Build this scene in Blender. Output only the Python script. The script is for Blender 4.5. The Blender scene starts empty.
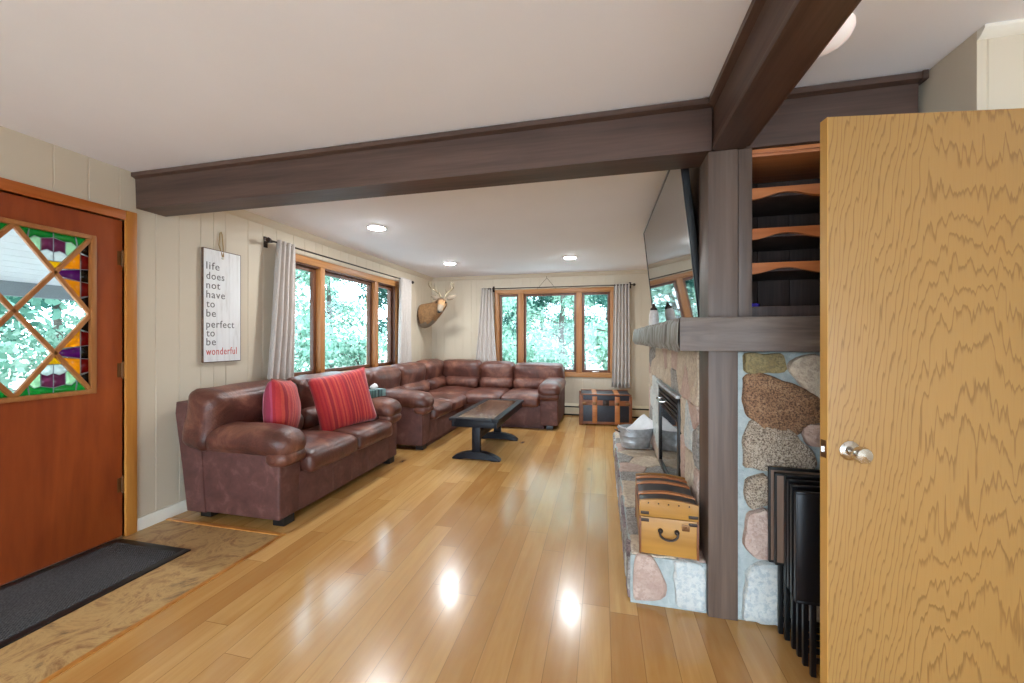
import bpy, bmesh, math, random
from mathutils import Vector, Matrix, noise as mnoise

scene = bpy.context.scene
COL = scene.collection
R = math.radians
PI = math.pi

# ------------------------------------------------------------------ camera
cam_d = bpy.data.cameras.new('camera')
cam = bpy.data.objects.new('camera', cam_d)
COL.objects.link(cam)
cam.location = (0, 0, 1.275)
cam.rotation_euler = (R(90), 0, R(13.1))
cam_d.sensor_width = 36
cam_d.lens = 386 / 1024 * 36
cam_d.shift_y = -3.4 / 1024
cam_d.clip_start = .05
cam_d.clip_end = 200
scene.camera = cam

# ------------------------------------------------------------------ sky, sun, exposure
world = bpy.data.worlds.new('sky')
scene.world = world
world.use_nodes = True
wn = world.node_tree
for n in list(wn.nodes): wn.nodes.remove(n)
wo = wn.nodes.new('ShaderNodeOutputWorld')
wb = wn.nodes.new('ShaderNodeBackground')
wb.inputs['Color'].default_value = (.68, .85, 1.0, 1)
wb.inputs['Strength'].default_value = 8.0
wn.links.new(wb.outputs[0], wo.inputs[0])
LAMP = 330.0          # radiance of the recessed lamps
scene.view_settings.view_transform = 'Standard'
scene.view_settings.look = 'None'
scene.view_settings.exposure = 0.36
scene.view_settings.gamma = 1
scene.view_settings.use_curve_mapping = False
scene.cycles.max_bounces = 10
scene.cycles.diffuse_bounces = 6
scene.cycles.transparent_max_bounces = 16
scene.cycles.sample_clamp_indirect = 6
scene.cycles.blur_glossy = .5

# ------------------------------------------------------------------ materials
class NT:
    def __init__(s, name):
        s.m = bpy.data.materials.new(name); s.m.use_nodes = True
        s.t = s.m.node_tree
        s.b = s.t.nodes['Principled BSDF']
        s.out = s.t.nodes['Material Output']
    def n(s, kind, **k):
        x = s.t.nodes.new(kind)
        for a, v in k.items(): setattr(x, a, v)
        return x
    def put(s, sock, v):
        if isinstance(v, bpy.types.NodeSocket): s.t.links.new(v, sock)
        elif isinstance(v, (tuple, list)):
            sock.default_value = tuple(v) + ((1,) if len(sock.default_value) == 4 and len(v) == 3 else ())
        else: sock.default_value = v
    def math(s, op, a, b=0.0, c=None):
        x = s.n('ShaderNodeMath', operation=op)
        s.put(x.inputs[0], a); s.put(x.inputs[1], b)
        if c is not None: s.put(x.inputs[2], c)
        return x.outputs[0]
    def coord(s, scale=(1, 1, 1), which='Object'):
        c = s.n('ShaderNodeTexCoord')
        mp = s.n('ShaderNodeMapping')
        s.put(mp.inputs['Scale'], scale)
        s.t.links.new(c.outputs[which], mp.inputs['Vector'])
        return mp.outputs[0]
    def xyz(s, v):
        x = s.n('ShaderNodeSeparateXYZ'); s.t.links.new(v, x.inputs[0]); return x.outputs
    def comb(s, x, y, z):
        c = s.n('ShaderNodeCombineXYZ')
        for i, q in enumerate((x, y, z)): s.put(c.inputs[i], q)
        return c.outputs[0]
    def noise(s, v, scale=5, detail=4, rough=.55, dist=0.0):
        x = s.n('ShaderNodeTexNoise')
        s.put(x.inputs['Vector'], v); s.put(x.inputs['Scale'], scale); s.put(x.inputs['Detail'], detail)
        s.put(x.inputs['Roughness'], rough); s.put(x.inputs['Distortion'], dist)
        return x.outputs[0]
    def white(s, v):
        x = s.n('ShaderNodeTexWhiteNoise', noise_dimensions='3D'); s.put(x.inputs['Vector'], v); return x.outputs[0]
    def ramp(s, f, stops, interp='LINEAR'):
        x = s.n('ShaderNodeValToRGB'); x.color_ramp.interpolation = interp
        el = x.color_ramp.elements
        while len(el) < len(stops): el.new(.5)
        for e, (p, c) in zip(el, stops):
            e.position = p; e.color = tuple(c) + (1,) if len(c) == 3 else c
        s.put(x.inputs[0], f); return x.outputs[0]
    def mix(s, f, a, b, mode='MIX'):
        x = s.n('ShaderNodeMix', data_type='RGBA', blend_type=mode)
        s.put(x.inputs[0], f); s.put(x.inputs[6], a); s.put(x.inputs[7], b); return x.outputs[2]
    def bump(s, h, strength=.3, dist=.01):
        x = s.n('ShaderNodeBump'); s.put(x.inputs['Height'], h)
        x.inputs['Strength'].default_value = strength; x.inputs['Distance'].default_value = dist
        s.t.links.new(x.outputs[0], s.b.inputs['Normal'])
    def set(s, **k):
        names = dict(color='Base Color', rough='Roughness', metal='Metallic', spec='Specular IOR Level', coat='Coat Weight',
                     coatr='Coat Roughness', ior='IOR', ecol='Emission Color', estr='Emission Strength', sheen='Sheen Weight', alpha='Alpha')
        for a, v in k.items(): s.put(s.b.inputs[names[a]], v)
        return s.m

def sr(r, g, b):      # sRGB 0-255 to linear
    f = lambda c: (c/255/12.92) if c/255 <= .04045 else ((c/255+.055)/1.055)**2.4
    return (f(r), f(g), f(b))

def plain(name, col, rough=.5, metal=0, var=.08, nscale=6, bump=0, bscale=60, **k):
    t = NT(name); v = t.coord()
    f = t.noise(v, nscale, 3)
    lo = tuple(c*(1-var) for c in col); hi = tuple(min(1, c*(1+var)) for c in col)
    c = t.ramp(f, [(.3, lo), (.7, hi)])
    if bump: t.bump(t.noise(v, bscale, 3), bump, .004)
    return t.set(color=c, rough=rough, metal=metal, **k)

def wood(name, lo, hi, axis=2, rough=.45, fine=60, stretch=.06, bump=.15, knots=False, **k):
    t = NT(name)
    sc = [1, 1, 1]; sc[axis] = stretch
    v = t.coord(tuple(sc))
    f1 = t.noise(v, fine*.25, 4, .6, .6)
    f2 = t.noise(v, fine*2, 2, .5)
    f = t.math('ADD', t.math('MULTIPLY', f1, .75), t.math('MULTIPLY', f2, .25))
    c = t.ramp(f, [(.32, lo), (.66, hi)])
    t.bump(f2, bump, .003)
    return t.set(color=c, rough=rough, **k)

M = {}
M['ceiling'] = plain('ceiling paint', sr(240, 239, 242), .9, var=.015, nscale=2)
M['wall'] = plain('beige wall paint', sr(208, 194, 172), .6, var=.02, nscale=1.5)
M['white_trim'] = plain('cream trim paint', sr(232, 226, 212), .5, var=.02)
M['beam'] = wood('dark stained beam x', sr(56, 38, 31), sr(96, 72, 61), axis=0, rough=.5, fine=40, stretch=.05, bump=.25)
M['beam_y'] = wood('dark stained beam y', sr(56, 38, 31), sr(96, 72, 61), axis=1, rough=.5, fine=40, stretch=.05, bump=.25)
M['beam_z'] = wood('dark stained post', sr(74, 58, 49), sr(112, 92, 80), axis=2, rough=.5, fine=40, stretch=.05, bump=.25)
M['dark_wood'] = wood('dark bookcase boards', sr(52, 38, 34), sr(86, 68, 62), axis=2, rough=.6, fine=40)
M['cherry'] = wood('cherry stained plywood', sr(116, 42, 14), sr(162, 76, 30), axis=2, rough=.38, fine=14, stretch=.16, bump=.04)
M['jamb'] = wood('amber pine', sr(176, 106, 38), sr(212, 148, 70), axis=2, rough=.4, fine=22)
M['jamb_red'] = wood('cherry pine', sr(164, 80, 28), sr(200, 116, 50), axis=1, rough=.4, fine=22)
M['muntin'] = wood('muntin pine', sr(136, 78, 38), sr(180, 120, 66), axis=2, rough=.4, fine=22)
M['casing_z'] = wood('oak casing upright', sr(146, 90, 44), sr(186, 128, 72), axis=2, rough=.42, fine=24)
M['casing_y'] = wood('oak casing y', sr(158, 100, 50), sr(198, 142, 84), axis=1, rough=.42, fine=24)
M['casing_x'] = wood('oak casing x', sr(156, 98, 48), sr(194, 138, 80), axis=0, rough=.42, fine=24)
M['sash'] = wood('brown window sash', sr(78, 44, 28), sr(116, 70, 44), axis=2, rough=.4, fine=24)
M['shelf_wood'] = wood('orange pine shelf', sr(164, 88, 44), sr(206, 130, 78), axis=0, rough=.4, fine=24)
M['trunk_wood'] = wood('golden trunk board', sr(150, 100, 38), sr(186, 134, 62), axis=0, rough=.35, fine=18)
M['slat_wood'] = wood('trunk slat', sr(150, 82, 36), sr(196, 128, 70), axis=0, rough=.4, fine=24)
M['black_paint'] = plain('black paint', (.007, .008, .013), .4, spec=.25, var=.2)
M['black_metal'] = plain('black metal', (.01, .01, .011), .35, var=.2)
M['black_canvas'] = plain('black canvas', (.016, .019, .026), .35, var=.25, nscale=30)
M['tray_black'] = plain('tray black', (.004, .004, .006), .3, var=.2)
M['foot'] = plain('black foot', (.012, .011, .011), .4)
M['bronze'] = plain('dark bronze', (.045, .03, .024), .4, .6)
M['brass'] = plain('hinge metal', sr(120, 84, 52), .35, .7)
M['chrome'] = plain('brushed nickel', (.62, .6, .57), .22, 1, var=.05)
M['galv'] = plain('galvanised steel', (.5, .53, .56), .5, .55, var=.25, nscale=18)
M['paper'] = plain('white paper', sr(236, 236, 238), .7, var=.06, nscale=20)
M['rope'] = plain('twine', sr(170, 140, 96), .8)
M['curtain'] = plain('linen curtain', sr(196, 186, 178), .85, var=.05, nscale=40, bump=.2, bscale=300, sheen=.2)
M['antler'] = plain('antler', sr(150, 134, 106), .5, var=.25, nscale=20)
M['hide'] = plain('deer hide', sr(150, 112, 74), .8, var=.28, nscale=26, bump=.6, bscale=160)
M['hide_white'] = plain('pale hide', sr(128, 112, 94), .8, var=.12, nscale=26)
M['hide_dark'] = plain('dark hide', sr(92, 66, 46), .8, var=.2, nscale=26)
M['eye'] = plain('dark eye', (.01, .008, .006), .1)
M['heater'] = plain('heater enamel', sr(214, 202, 172), .45, var=.03)
M['slot'] = plain('slot shade black', (.015, .013, .012), .7)  # near-black for the shade inside the heater's openings
M['tissue_box'] = None
M['purple'] = plain('violet glass', sr(86, 70, 190), .2, var=.3, nscale=30)
M['teal_tin'] = plain('candle dish', sr(150, 156, 168), .4, var=.1)
M['candle'] = plain('white jar', sr(236, 230, 226), .4, var=.1, nscale=60)
M['soffit'] = plain('porch boards', sr(206, 206, 212), .6, var=.03)
M['porch_beam'] = plain('grey porch beam', sr(120, 126, 134), .6, var=.06)
M['trunk_leather'] = plain('trunk strap', sr(140, 78, 44), .45, var=.2, nscale=20)
M['trunk_blue'] = plain('black trunk panel', (.012, .014, .026), .4, var=.3, nscale=30)
M['trunk_edge'] = plain('trunk edge wood', sr(126, 72, 38), .45, var=.25, nscale=14)
M['tray_wood'] = wood('brown tray', sr(116, 92, 76), sr(150, 124, 106), axis=2, rough=.5, fine=30)
M['ground'] = plain('leaf litter', sr(190, 178, 168), .95, var=.35, nscale=1.4, bump=.8, bscale=9)
M['bounce_patio'] = plain('pale bounce slab', (.72, .74, .76), .9, var=.05)  # pale surface of the added slabs that bounce daylight indoors
M['bark'] = plain('bark', sr(92, 84, 78), .9, var=.35, nscale=9, bump=.8, bscale=30)
M['cam_white'] = plain('white plastic', sr(238, 234, 232), .5, var=.02)

def leather():
    t = NT('brown leather'); v = t.coord()
    f = t.noise(v, 4.5, 5, .62, .5)
    c = t.ramp(f, [(.28, sr(60, 32, 27)), (.52, sr(100, 58, 47)), (.74, sr(152, 102, 80))])
    vo = t.n('ShaderNodeTexVoronoi'); vo.inputs['Scale'].default_value = 90; t.put(vo.inputs['Vector'], v)
    h = t.math('ADD', t.math('MULTIPLY', vo.outputs[0], .35), t.math('MULTIPLY', t.noise(v, 11, 4, .6), 1.0))
    t.bump(h, .35, .012)
    return t.set(color=c, rough=t.ramp(f, [(.3, (.33,)*3), (.7, (.46,)*3)]), spec=.5)
M['leather'] = leather()

def suede():
    t = NT('brown sofa panel'); v = t.coord()
    f = t.noise(v, 9, 5, .62, .4)
    c = t.ramp(f, [(.28, sr(76, 44, 40)), (.55, sr(98, 60, 54)), (.78, sr(128, 90, 82))])
    t.bump(t.noise(v, 60, 4, .6), .3, .005)
    return t.set(color=c, rough=.6)
M['panel'] = suede()

def stripes(name, cols, axis, freq):
    t = NT(name); v = t.coord(); x = t.xyz(v)
    w = t.math('ADD', t.math('MULTIPLY', x[axis], freq), t.math('MULTIPLY', t.noise(v, 6, 2), .35))
    cell = t.math('FLOOR', w)
    rnd = t.white(t.comb(cell, 3.7, 1.1))
    stops = [(i/len(cols), c) for i, c in enumerate(cols)]
    c = t.ramp(rnd, stops, 'CONSTANT')
    fine = t.noise(t.comb(t.math('MULTIPLY', x[0], 1), t.math('MULTIPLY', x[1], 1), x[2]), 90, 2)
    c = t.mix(t.math('MULTIPLY', fine, .35), c, sr(70, 12, 20))
    t.bump(t.math('FRACT', w), .4, .004)
    return t.set(color=c, rough=.8, sheen=.3)
M['pillow_red'] = stripes('red striped cloth', [sr(184, 28, 42), sr(204, 52, 50), sr(166, 24, 40), sr(194, 36, 46), sr(216, 78, 60)], 0, 74)
M['pillow_window_tint'] = stripes('window tinted cloth', [sr(190, 74, 104), sr(162, 44, 74), sr(206, 104, 128), sr(150, 44, 62)], 0, 74)  # pinker copy of the red cloth, imitating window light on it
M['tissue_box'] = stripes('teal tissue box', [sr(60, 110, 112), sr(140, 180, 178), sr(40, 78, 82), sr(90, 140, 140)], 0, 70)

def floor_mat():
    t = NT('honey maple planks'); v = t.coord(); x = t.xyz(v)
    W, L = .127, 1.35
    rx = t.math('DIVIDE', t.math('ADD', x[0], 20.03), W)
    row = t.math('FLOOR', rx); fx = t.math('FRACT', rx)
    off = t.math('MULTIPLY', t.white(t.comb(row, 1.3, .7)), 5.0)
    ry = t.math('ADD', t.math('DIVIDE', t.math('ADD', x[1], 30), L), off)
    idx = t.math('FLOOR', ry); fy = t.math('FRACT', ry)
    rnd = t.white(t.comb(row, idx, 4.2))
    base = t.ramp(rnd, [(0, sr(178, 128, 70)), (.35, sr(200, 152, 88)), (.7, sr(212, 166, 102)), (1, sr(190, 140, 80))])
    gv = t.comb(t.math('MULTIPLY', x[0], 1.0), t.math('MULTIPLY', x[1], .06), t.math('MULTIPLY', rnd, 40))
    g = t.noise(gv, 26, 5, .6, .8)
    c = t.mix(t.ramp(g, [(.38, (.0,)*3), (.75, (.55,)*3)]), base, sr(176, 118, 58))
    bl = t.noise(t.comb(x[0], t.math('MULTIPLY', x[1], .25), t.math('MULTIPLY', rnd, 9)), 7, 3)
    c = t.mix(t.ramp(bl, [(.5, (0,)*3), (.8, (.4,)*3)]), c, sr(224, 184, 122))
    # knots
    vo = t.n('ShaderNodeTexVoronoi'); t.put(vo.inputs['Vector'], t.comb(x[0], t.math('MULTIPLY', x[1], .45), 0.0)); vo.inputs['Scale'].default_value = 3.6
    kd = t.math('ADD', vo.outputs[0], t.math('MULTIPLY', t.noise(v, 60, 2), .06))
    pick = t.math('GREATER_THAN', t.xyz(vo.outputs['Color'])[0], .55)
    c = t.mix(t.math('MULTIPLY', pick, t.ramp(kd, [(.07, (.9,)*3), (.16, (0,)*3)])), c, sr(96, 60, 34))
    ex = t.math('MINIMUM', fx, t.math('SUBTRACT', 1.0, fx))
    ey = t.math('MINIMUM', fy, t.math('SUBTRACT', 1.0, fy))
    gx = t.math('LESS_THAN', ex, .012); gy = t.math('LESS_THAN', ey, .0011)
    gr = t.math('MAXIMUM', gx, gy)
    c = t.mix(t.math('MULTIPLY', gr, .55), c, sr(120, 76, 34))
    t.bump(t.math('ADD', t.math('MULTIPLY', gr, -1.0), t.math('MULTIPLY', t.noise(v, 3.5, 2), .8)), .12, .004)
    return t.set(color=c, rough=t.ramp(g, [(.3, (.2,)*3), (.8, (.28,)*3)]), coat=.35, coatr=.12)
M['floor'] = floor_mat()

def tile_mat():
    t = NT('slate look entry tile'); v = t.coord()
    w = t.noise(t.coord((1.0, .8, 1)), 4.6, 8, .72, 2.2)
    c = t.ramp(w, [(.3, sr(92, 58, 40)), (.4, sr(154, 112, 70)), (.5, sr(200, 164, 110)), (.58, sr(178, 140, 92)), (.66, sr(116, 92, 66)), (.75, sr(190, 154, 104))])
    w2 = t.noise(v, 18, 5, .7, .4)
    c = t.mix(t.ramp(w2, [(.42, (0,)*3), (.66, (.5,)*3)]), c, sr(206, 174, 120))
    t.bump(w, .2, .006)
    return t.set(color=c, rough=.42)
M['tile'] = tile_mat()

def mat_mat():
    t = NT('charcoal ribbed mat'); v = t.coord(); x = t.xyz(v)
    s1 = t.math('SINE', t.math('MULTIPLY', t.math('ADD', x[0], x[1]), 420))
    s2 = t.math('SINE', t.math('MULTIPLY', t.math('SUBTRACT', x[0], x[1]), 420))
    h = t.math('MAXIMUM', s1, s2)
    f = t.noise(v, 140, 2)
    c = t.ramp(f, [(.3, sr(48, 48, 50)), (.7, sr(92, 92, 94))])
    t.bump(h, .6, .004)
    return t.set(color=c, rough=.95)
M['mat'] = mat_mat()

def oak_mat():
    t = NT('rotary cut oak'); v = t.coord(); x = t.xyz(v)
    lx, lz = x[0], x[2]
    n1 = t.noise(t.comb(lx, t.math('MULTIPLY', lz, .5), 0.0), 2.6, 3, .5)
    n2 = t.noise(t.comb(lx, t.math('MULTIPLY', lz, .1), 3.0), 17, 3, .6)
    n3 = t.noise(t.comb(lx, t.math('MULTIPLY', lz, .05), 7.0), 55, 2, .5)
    # growth rings: steep cathedral peaks toward the hinges, close flowing bands by the latch
    side = t.math('MULTIPLY', t.math('MAXIMUM', t.math('SUBTRACT', .3, lx), 0.0), 2.6)
    dx = t.math('SUBTRACT', lx, .47)
    h = t.math('ADD', t.math('MULTIPLY', lz, .62), side)
    h = t.math('ADD', h, t.math('MULTIPLY', t.math('MULTIPLY', dx, dx), 2.4))
    h = t.math('ADD', h, t.math('MULTIPLY', n1, .5))
    h = t.math('ADD', h, t.math('MULTIPLY', n2, .2))
    h = t.math('ADD', h, t.math('MULTIPLY', n3, .11))
    fr = t.math('FRACT', t.math('MULTIPLY', h, 13.5))
    line = t.ramp(fr, [(0, (.0,)*3), (.72, (.04,)*3), (.9, (.75,)*3), (.95, (.6,)*3), (1, (0,)*3)])
    pore = t.noise(t.comb(lx, t.math('MULTIPLY', lz, .03), 0.0), 210, 2, .6)
    c = t.mix(line, sr(168, 128, 74), sr(116, 80, 42))
    c = t.mix(t.ramp(pore, [(.5, (0,)*3), (.75, (.3,)*3)]), c, sr(150, 110, 62))
    c = t.mix(t.math('MULTIPLY', n1, .3), c, sr(168, 118, 56))
    t.bump(pore, .08, .002)
    return t.set(color=c, rough=.42, coat=.12, coatr=.25)
M['oak'] = oak_mat()
M['oak_edge'] = wood('oak door edge', sr(190, 138, 66), sr(212, 164, 90), axis=2, rough=.4, fine=20)

def stone_mat(name, a, b, c_, scale, spots=None, bump=.7):
    t = NT(name); v = t.coord()
    f = t.noise(v, scale, 6, .65, .4)
    c = t.ramp(f, [(.25, a), (.52, b), (.78, c_)])
    g = t.noise(v, scale*7, 4, .7)
    if spots:
        c = t.mix(t.ramp(g, [(.47, (0,)*3), (.58, (.95,)*3)]), c, spots)
    t.bump(t.math('ADD', f, t.math('MULTIPLY', g, .7)), bump, .024)
    return t.set(color=c, rough=.82)
ST = [stone_mat('brown granite', sr(130, 92, 66), sr(176, 134, 100), sr(204, 168, 132), 20, sr(98, 70, 54)),
      stone_mat('speckled granite', sr(168, 146, 124), sr(206, 188, 166), sr(226, 214, 198), 22, sr(108, 88, 74)),
      stone_mat('pink quartzite', sr(178, 146, 132), sr(206, 180, 166), sr(224, 204, 190), 7, sr(190, 160, 146)),
      stone_mat('pale limestone', sr(196, 200, 198), sr(216, 218, 214), sr(228, 226, 218), 6, sr(188, 196, 198)),
      stone_mat('olive sandstone', sr(124, 106, 70), sr(164, 144, 100), sr(190, 174, 134), 12, sr(130, 116, 84)),
      stone_mat('grey fieldstone', sr(136, 132, 128), sr(174, 168, 162), sr(200, 196, 190), 9, sr(128, 122, 118)),
      stone_mat('cream fieldstone', sr(190, 170, 146), sr(216, 200, 178), sr(230, 220, 202), 7, sr(190, 170, 150)),
      stone_mat('mauve fieldstone', sr(120, 102, 106), sr(154, 136, 138), sr(186, 172, 170), 10, sr(110, 96, 104))]
M['mortar'] = stone_mat('pale blue mortar', sr(162, 174, 174), sr(184, 193, 192), sr(202, 207, 204), 30, None, .5)

def mantel_mat():
    t = NT('weathered mantel timber'); 
    f = t.noise(t.coord((.12, 1, 1)), 20, 5, .62, .6)
    c = t.ramp(f, [(.3, sr(84, 70, 62)), (.55, sr(112, 96, 86)), (.75, sr(140, 124, 112))])
    t.bump(f, .4, .006)
    return t.set(color=c, rough=.5)
M['mantel'] = mantel_mat()
def mantel_bark():
    t = NT('split grey mantel edge')
    f = t.noise(t.coord((1, 1, .12)), 26, 5, .65, .4)
    c = t.ramp(f, [(.34, sr(62, 48, 40)), (.44, sr(118, 110, 102)), (.58, sr(158, 156, 152)), (.78, sr(186, 190, 190))])
    t.bump(f, .5, .008)
    return t.set(color=c, rough=.6)
M['mantel_bark'] = mantel_bark()

def sign_mat():
    t = NT('whitewashed boards'); v = t.coord((1, 1, .12))
    f = t.noise(v, 24, 4, .7)
    c = t.ramp(f, [(.26, sr(206, 202, 198)), (.45, sr(232, 231, 230)), (.8, sr(240, 240, 240))])
    return t.set(color=c, rough=.7)
M['sign'] = sign_mat()
M['sign_edge'] = plain('worn brown edge', sr(98, 74, 58), .8, var=.3, nscale=40)
M['ink'] = plain('charcoal lettering', sr(112, 108, 106), .8, var=.15, nscale=90)
M['ink_red'] = plain('red lettering', sr(196, 78, 74), .8, var=.15, nscale=90)

def table_top_mat():
    t = NT('table slats'); v = t.coord(); x = t.xyz(v)
    cell = t.math('FLOOR', t.math('MULTIPLY', t.math('ADD', x[0], 10), 13.0))
    fx = t.math('FRACT', t.math('MULTIPLY', t.math('ADD', x[0], 10), 13.0))
    rnd = t.white(t.comb(cell, 0.0, 0.0))
    g = t.noise(t.comb(x[0], t.math('MULTIPLY', x[1], .08), rnd), 40, 4, .6)
    c = t.ramp(g, [(.3, sr(58, 42, 30)), (.7, sr(120, 92, 64))])
    c = t.mix(t.math('LESS_THAN', fx, .06), c, sr(24, 20, 18))
    return t.set(color=c, rough=.14, coat=.6, coatr=.05)
M['table_slats'] = table_top_mat()

def glass():
    t = NT('window glass')
    tr = t.n('ShaderNodeBsdfTransparent'); tr.inputs[0].default_value = (.94, .97, .96, 1)
    gl = t.n('ShaderNodeBsdfGlossy'); gl.inputs['Roughness'].default_value = .02
    lw = t.n('ShaderNodeLayerWeight'); lw.inputs['Blend'].default_value = .5
    mx = t.n('ShaderNodeMixShader')
    t.put(mx.inputs[0], t.math('ADD', .02, t.math('MULTIPLY', t.math('POWER', lw.outputs['Facing'], 5.0), .4))); t.put(mx.inputs[1], tr.outputs[0]); t.put(mx.inputs[2], gl.outputs[0])
    t.put(t.out.inputs[0], mx.outputs[0])
    return t.m
M['glass'] = glass()

def art_glass(name, col, wavy=False):
    t = NT(name)
    tr = t.n('ShaderNodeBsdfTransparent'); tr.inputs[0].default_value = tuple(col) + (1,)
    tl = t.n('ShaderNodeBsdfTranslucent'); tl.inputs[0].default_value = tuple(col) + (1,)
    gl = t.n('ShaderNodeBsdfGlossy'); gl.inputs['Roughness'].default_value = .08
    m1 = t.n('ShaderNodeMixShader'); m1.inputs[0].default_value = .45
    m2 = t.n('ShaderNodeMixShader'); m2.inputs[0].default_value = .04
    t.put(m1.inputs[1], tr.outputs[0]); t.put(m1.inputs[2], tl.outputs[0])
    t.put(m2.inputs[1], m1.outputs[0]); t.put(m2.inputs[2], gl.outputs[0])
    t.put(t.out.inputs[0], m2.outputs[0])
    return t.m
AG = dict(clear=None, green=art_glass('green glass', (.05, .36, .12)), lgreen=art_glass('pale green glass', (.55, .75, .55)),
          dgreen=art_glass('dark green glass', (.03, .12, .05)), plum=art_glass('plum glass', (.3, .11, .2)),
          violet=art_glass('violet glass pane', (.24, .05, .24)), white=art_glass('milky glass', (.75, .8, .78)),
          yellow=art_glass('yellow glass', (.85, .6, .05)), orange=art_glass('orange glass', (.8, .42, .04)),
          red=art_glass('dark red glass', (.3, .03, .03)), smoke=art_glass('smoke glass', (.035, .03, .03)))

def emit(name, col, s, rough=.4):
    t = NT(name); return t.set(color=col, ecol=col, estr=s, rough=rough)
M['lamp'] = emit('lamp lens', (.92, .97, 1), LAMP)
M['dome'] = emit('dome glass', (1, .9, .86), .2, .2)

def leaf(name, a, b):
    t = NT(name); oi = t.n('ShaderNodeObjectInfo')
    geo = t.n('ShaderNodeNewGeometry')
    f = t.math('FRACT', t.math('ADD', geo.outputs['Random Per Island'], t.math('MULTIPLY', oi.outputs['Random'], .35)))
    c = t.ramp(f, [(0, a), (1, b)])
    d = t.n('ShaderNodeBsdfDiffuse'); tl = t.n('ShaderNodeBsdfTranslucent'); m = t.n('ShaderNodeMixShader')
    t.put(d.inputs[0], c); t.put(tl.inputs[0], c); m.inputs[0].default_value = .45
    t.put(m.inputs[1], d.outputs[0]); t.put(m.inputs[2], tl.outputs[0]); t.put(t.out.inputs[0], m.outputs[0])
    return t.m
M['leaf'] = leaf('broad leaves', sr(58, 104, 92), sr(150, 190, 170))
M['leaf_dark'] = leaf('needle leaves', sr(36, 76, 70), sr(98, 144, 132))
M['leaf_pale'] = leaf('pale leaves', sr(110, 156, 136), sr(196, 218, 202))

def screen():
    t = NT('television screen')
    return t.set(color=(.006, .006, .008), rough=.03, ior=7.0)
M['screen'] = screen()
M['fire_glass'] = NT('fireplace glass').set(color=(.008, .014, .016), rough=.04, ior=1.9)

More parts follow.
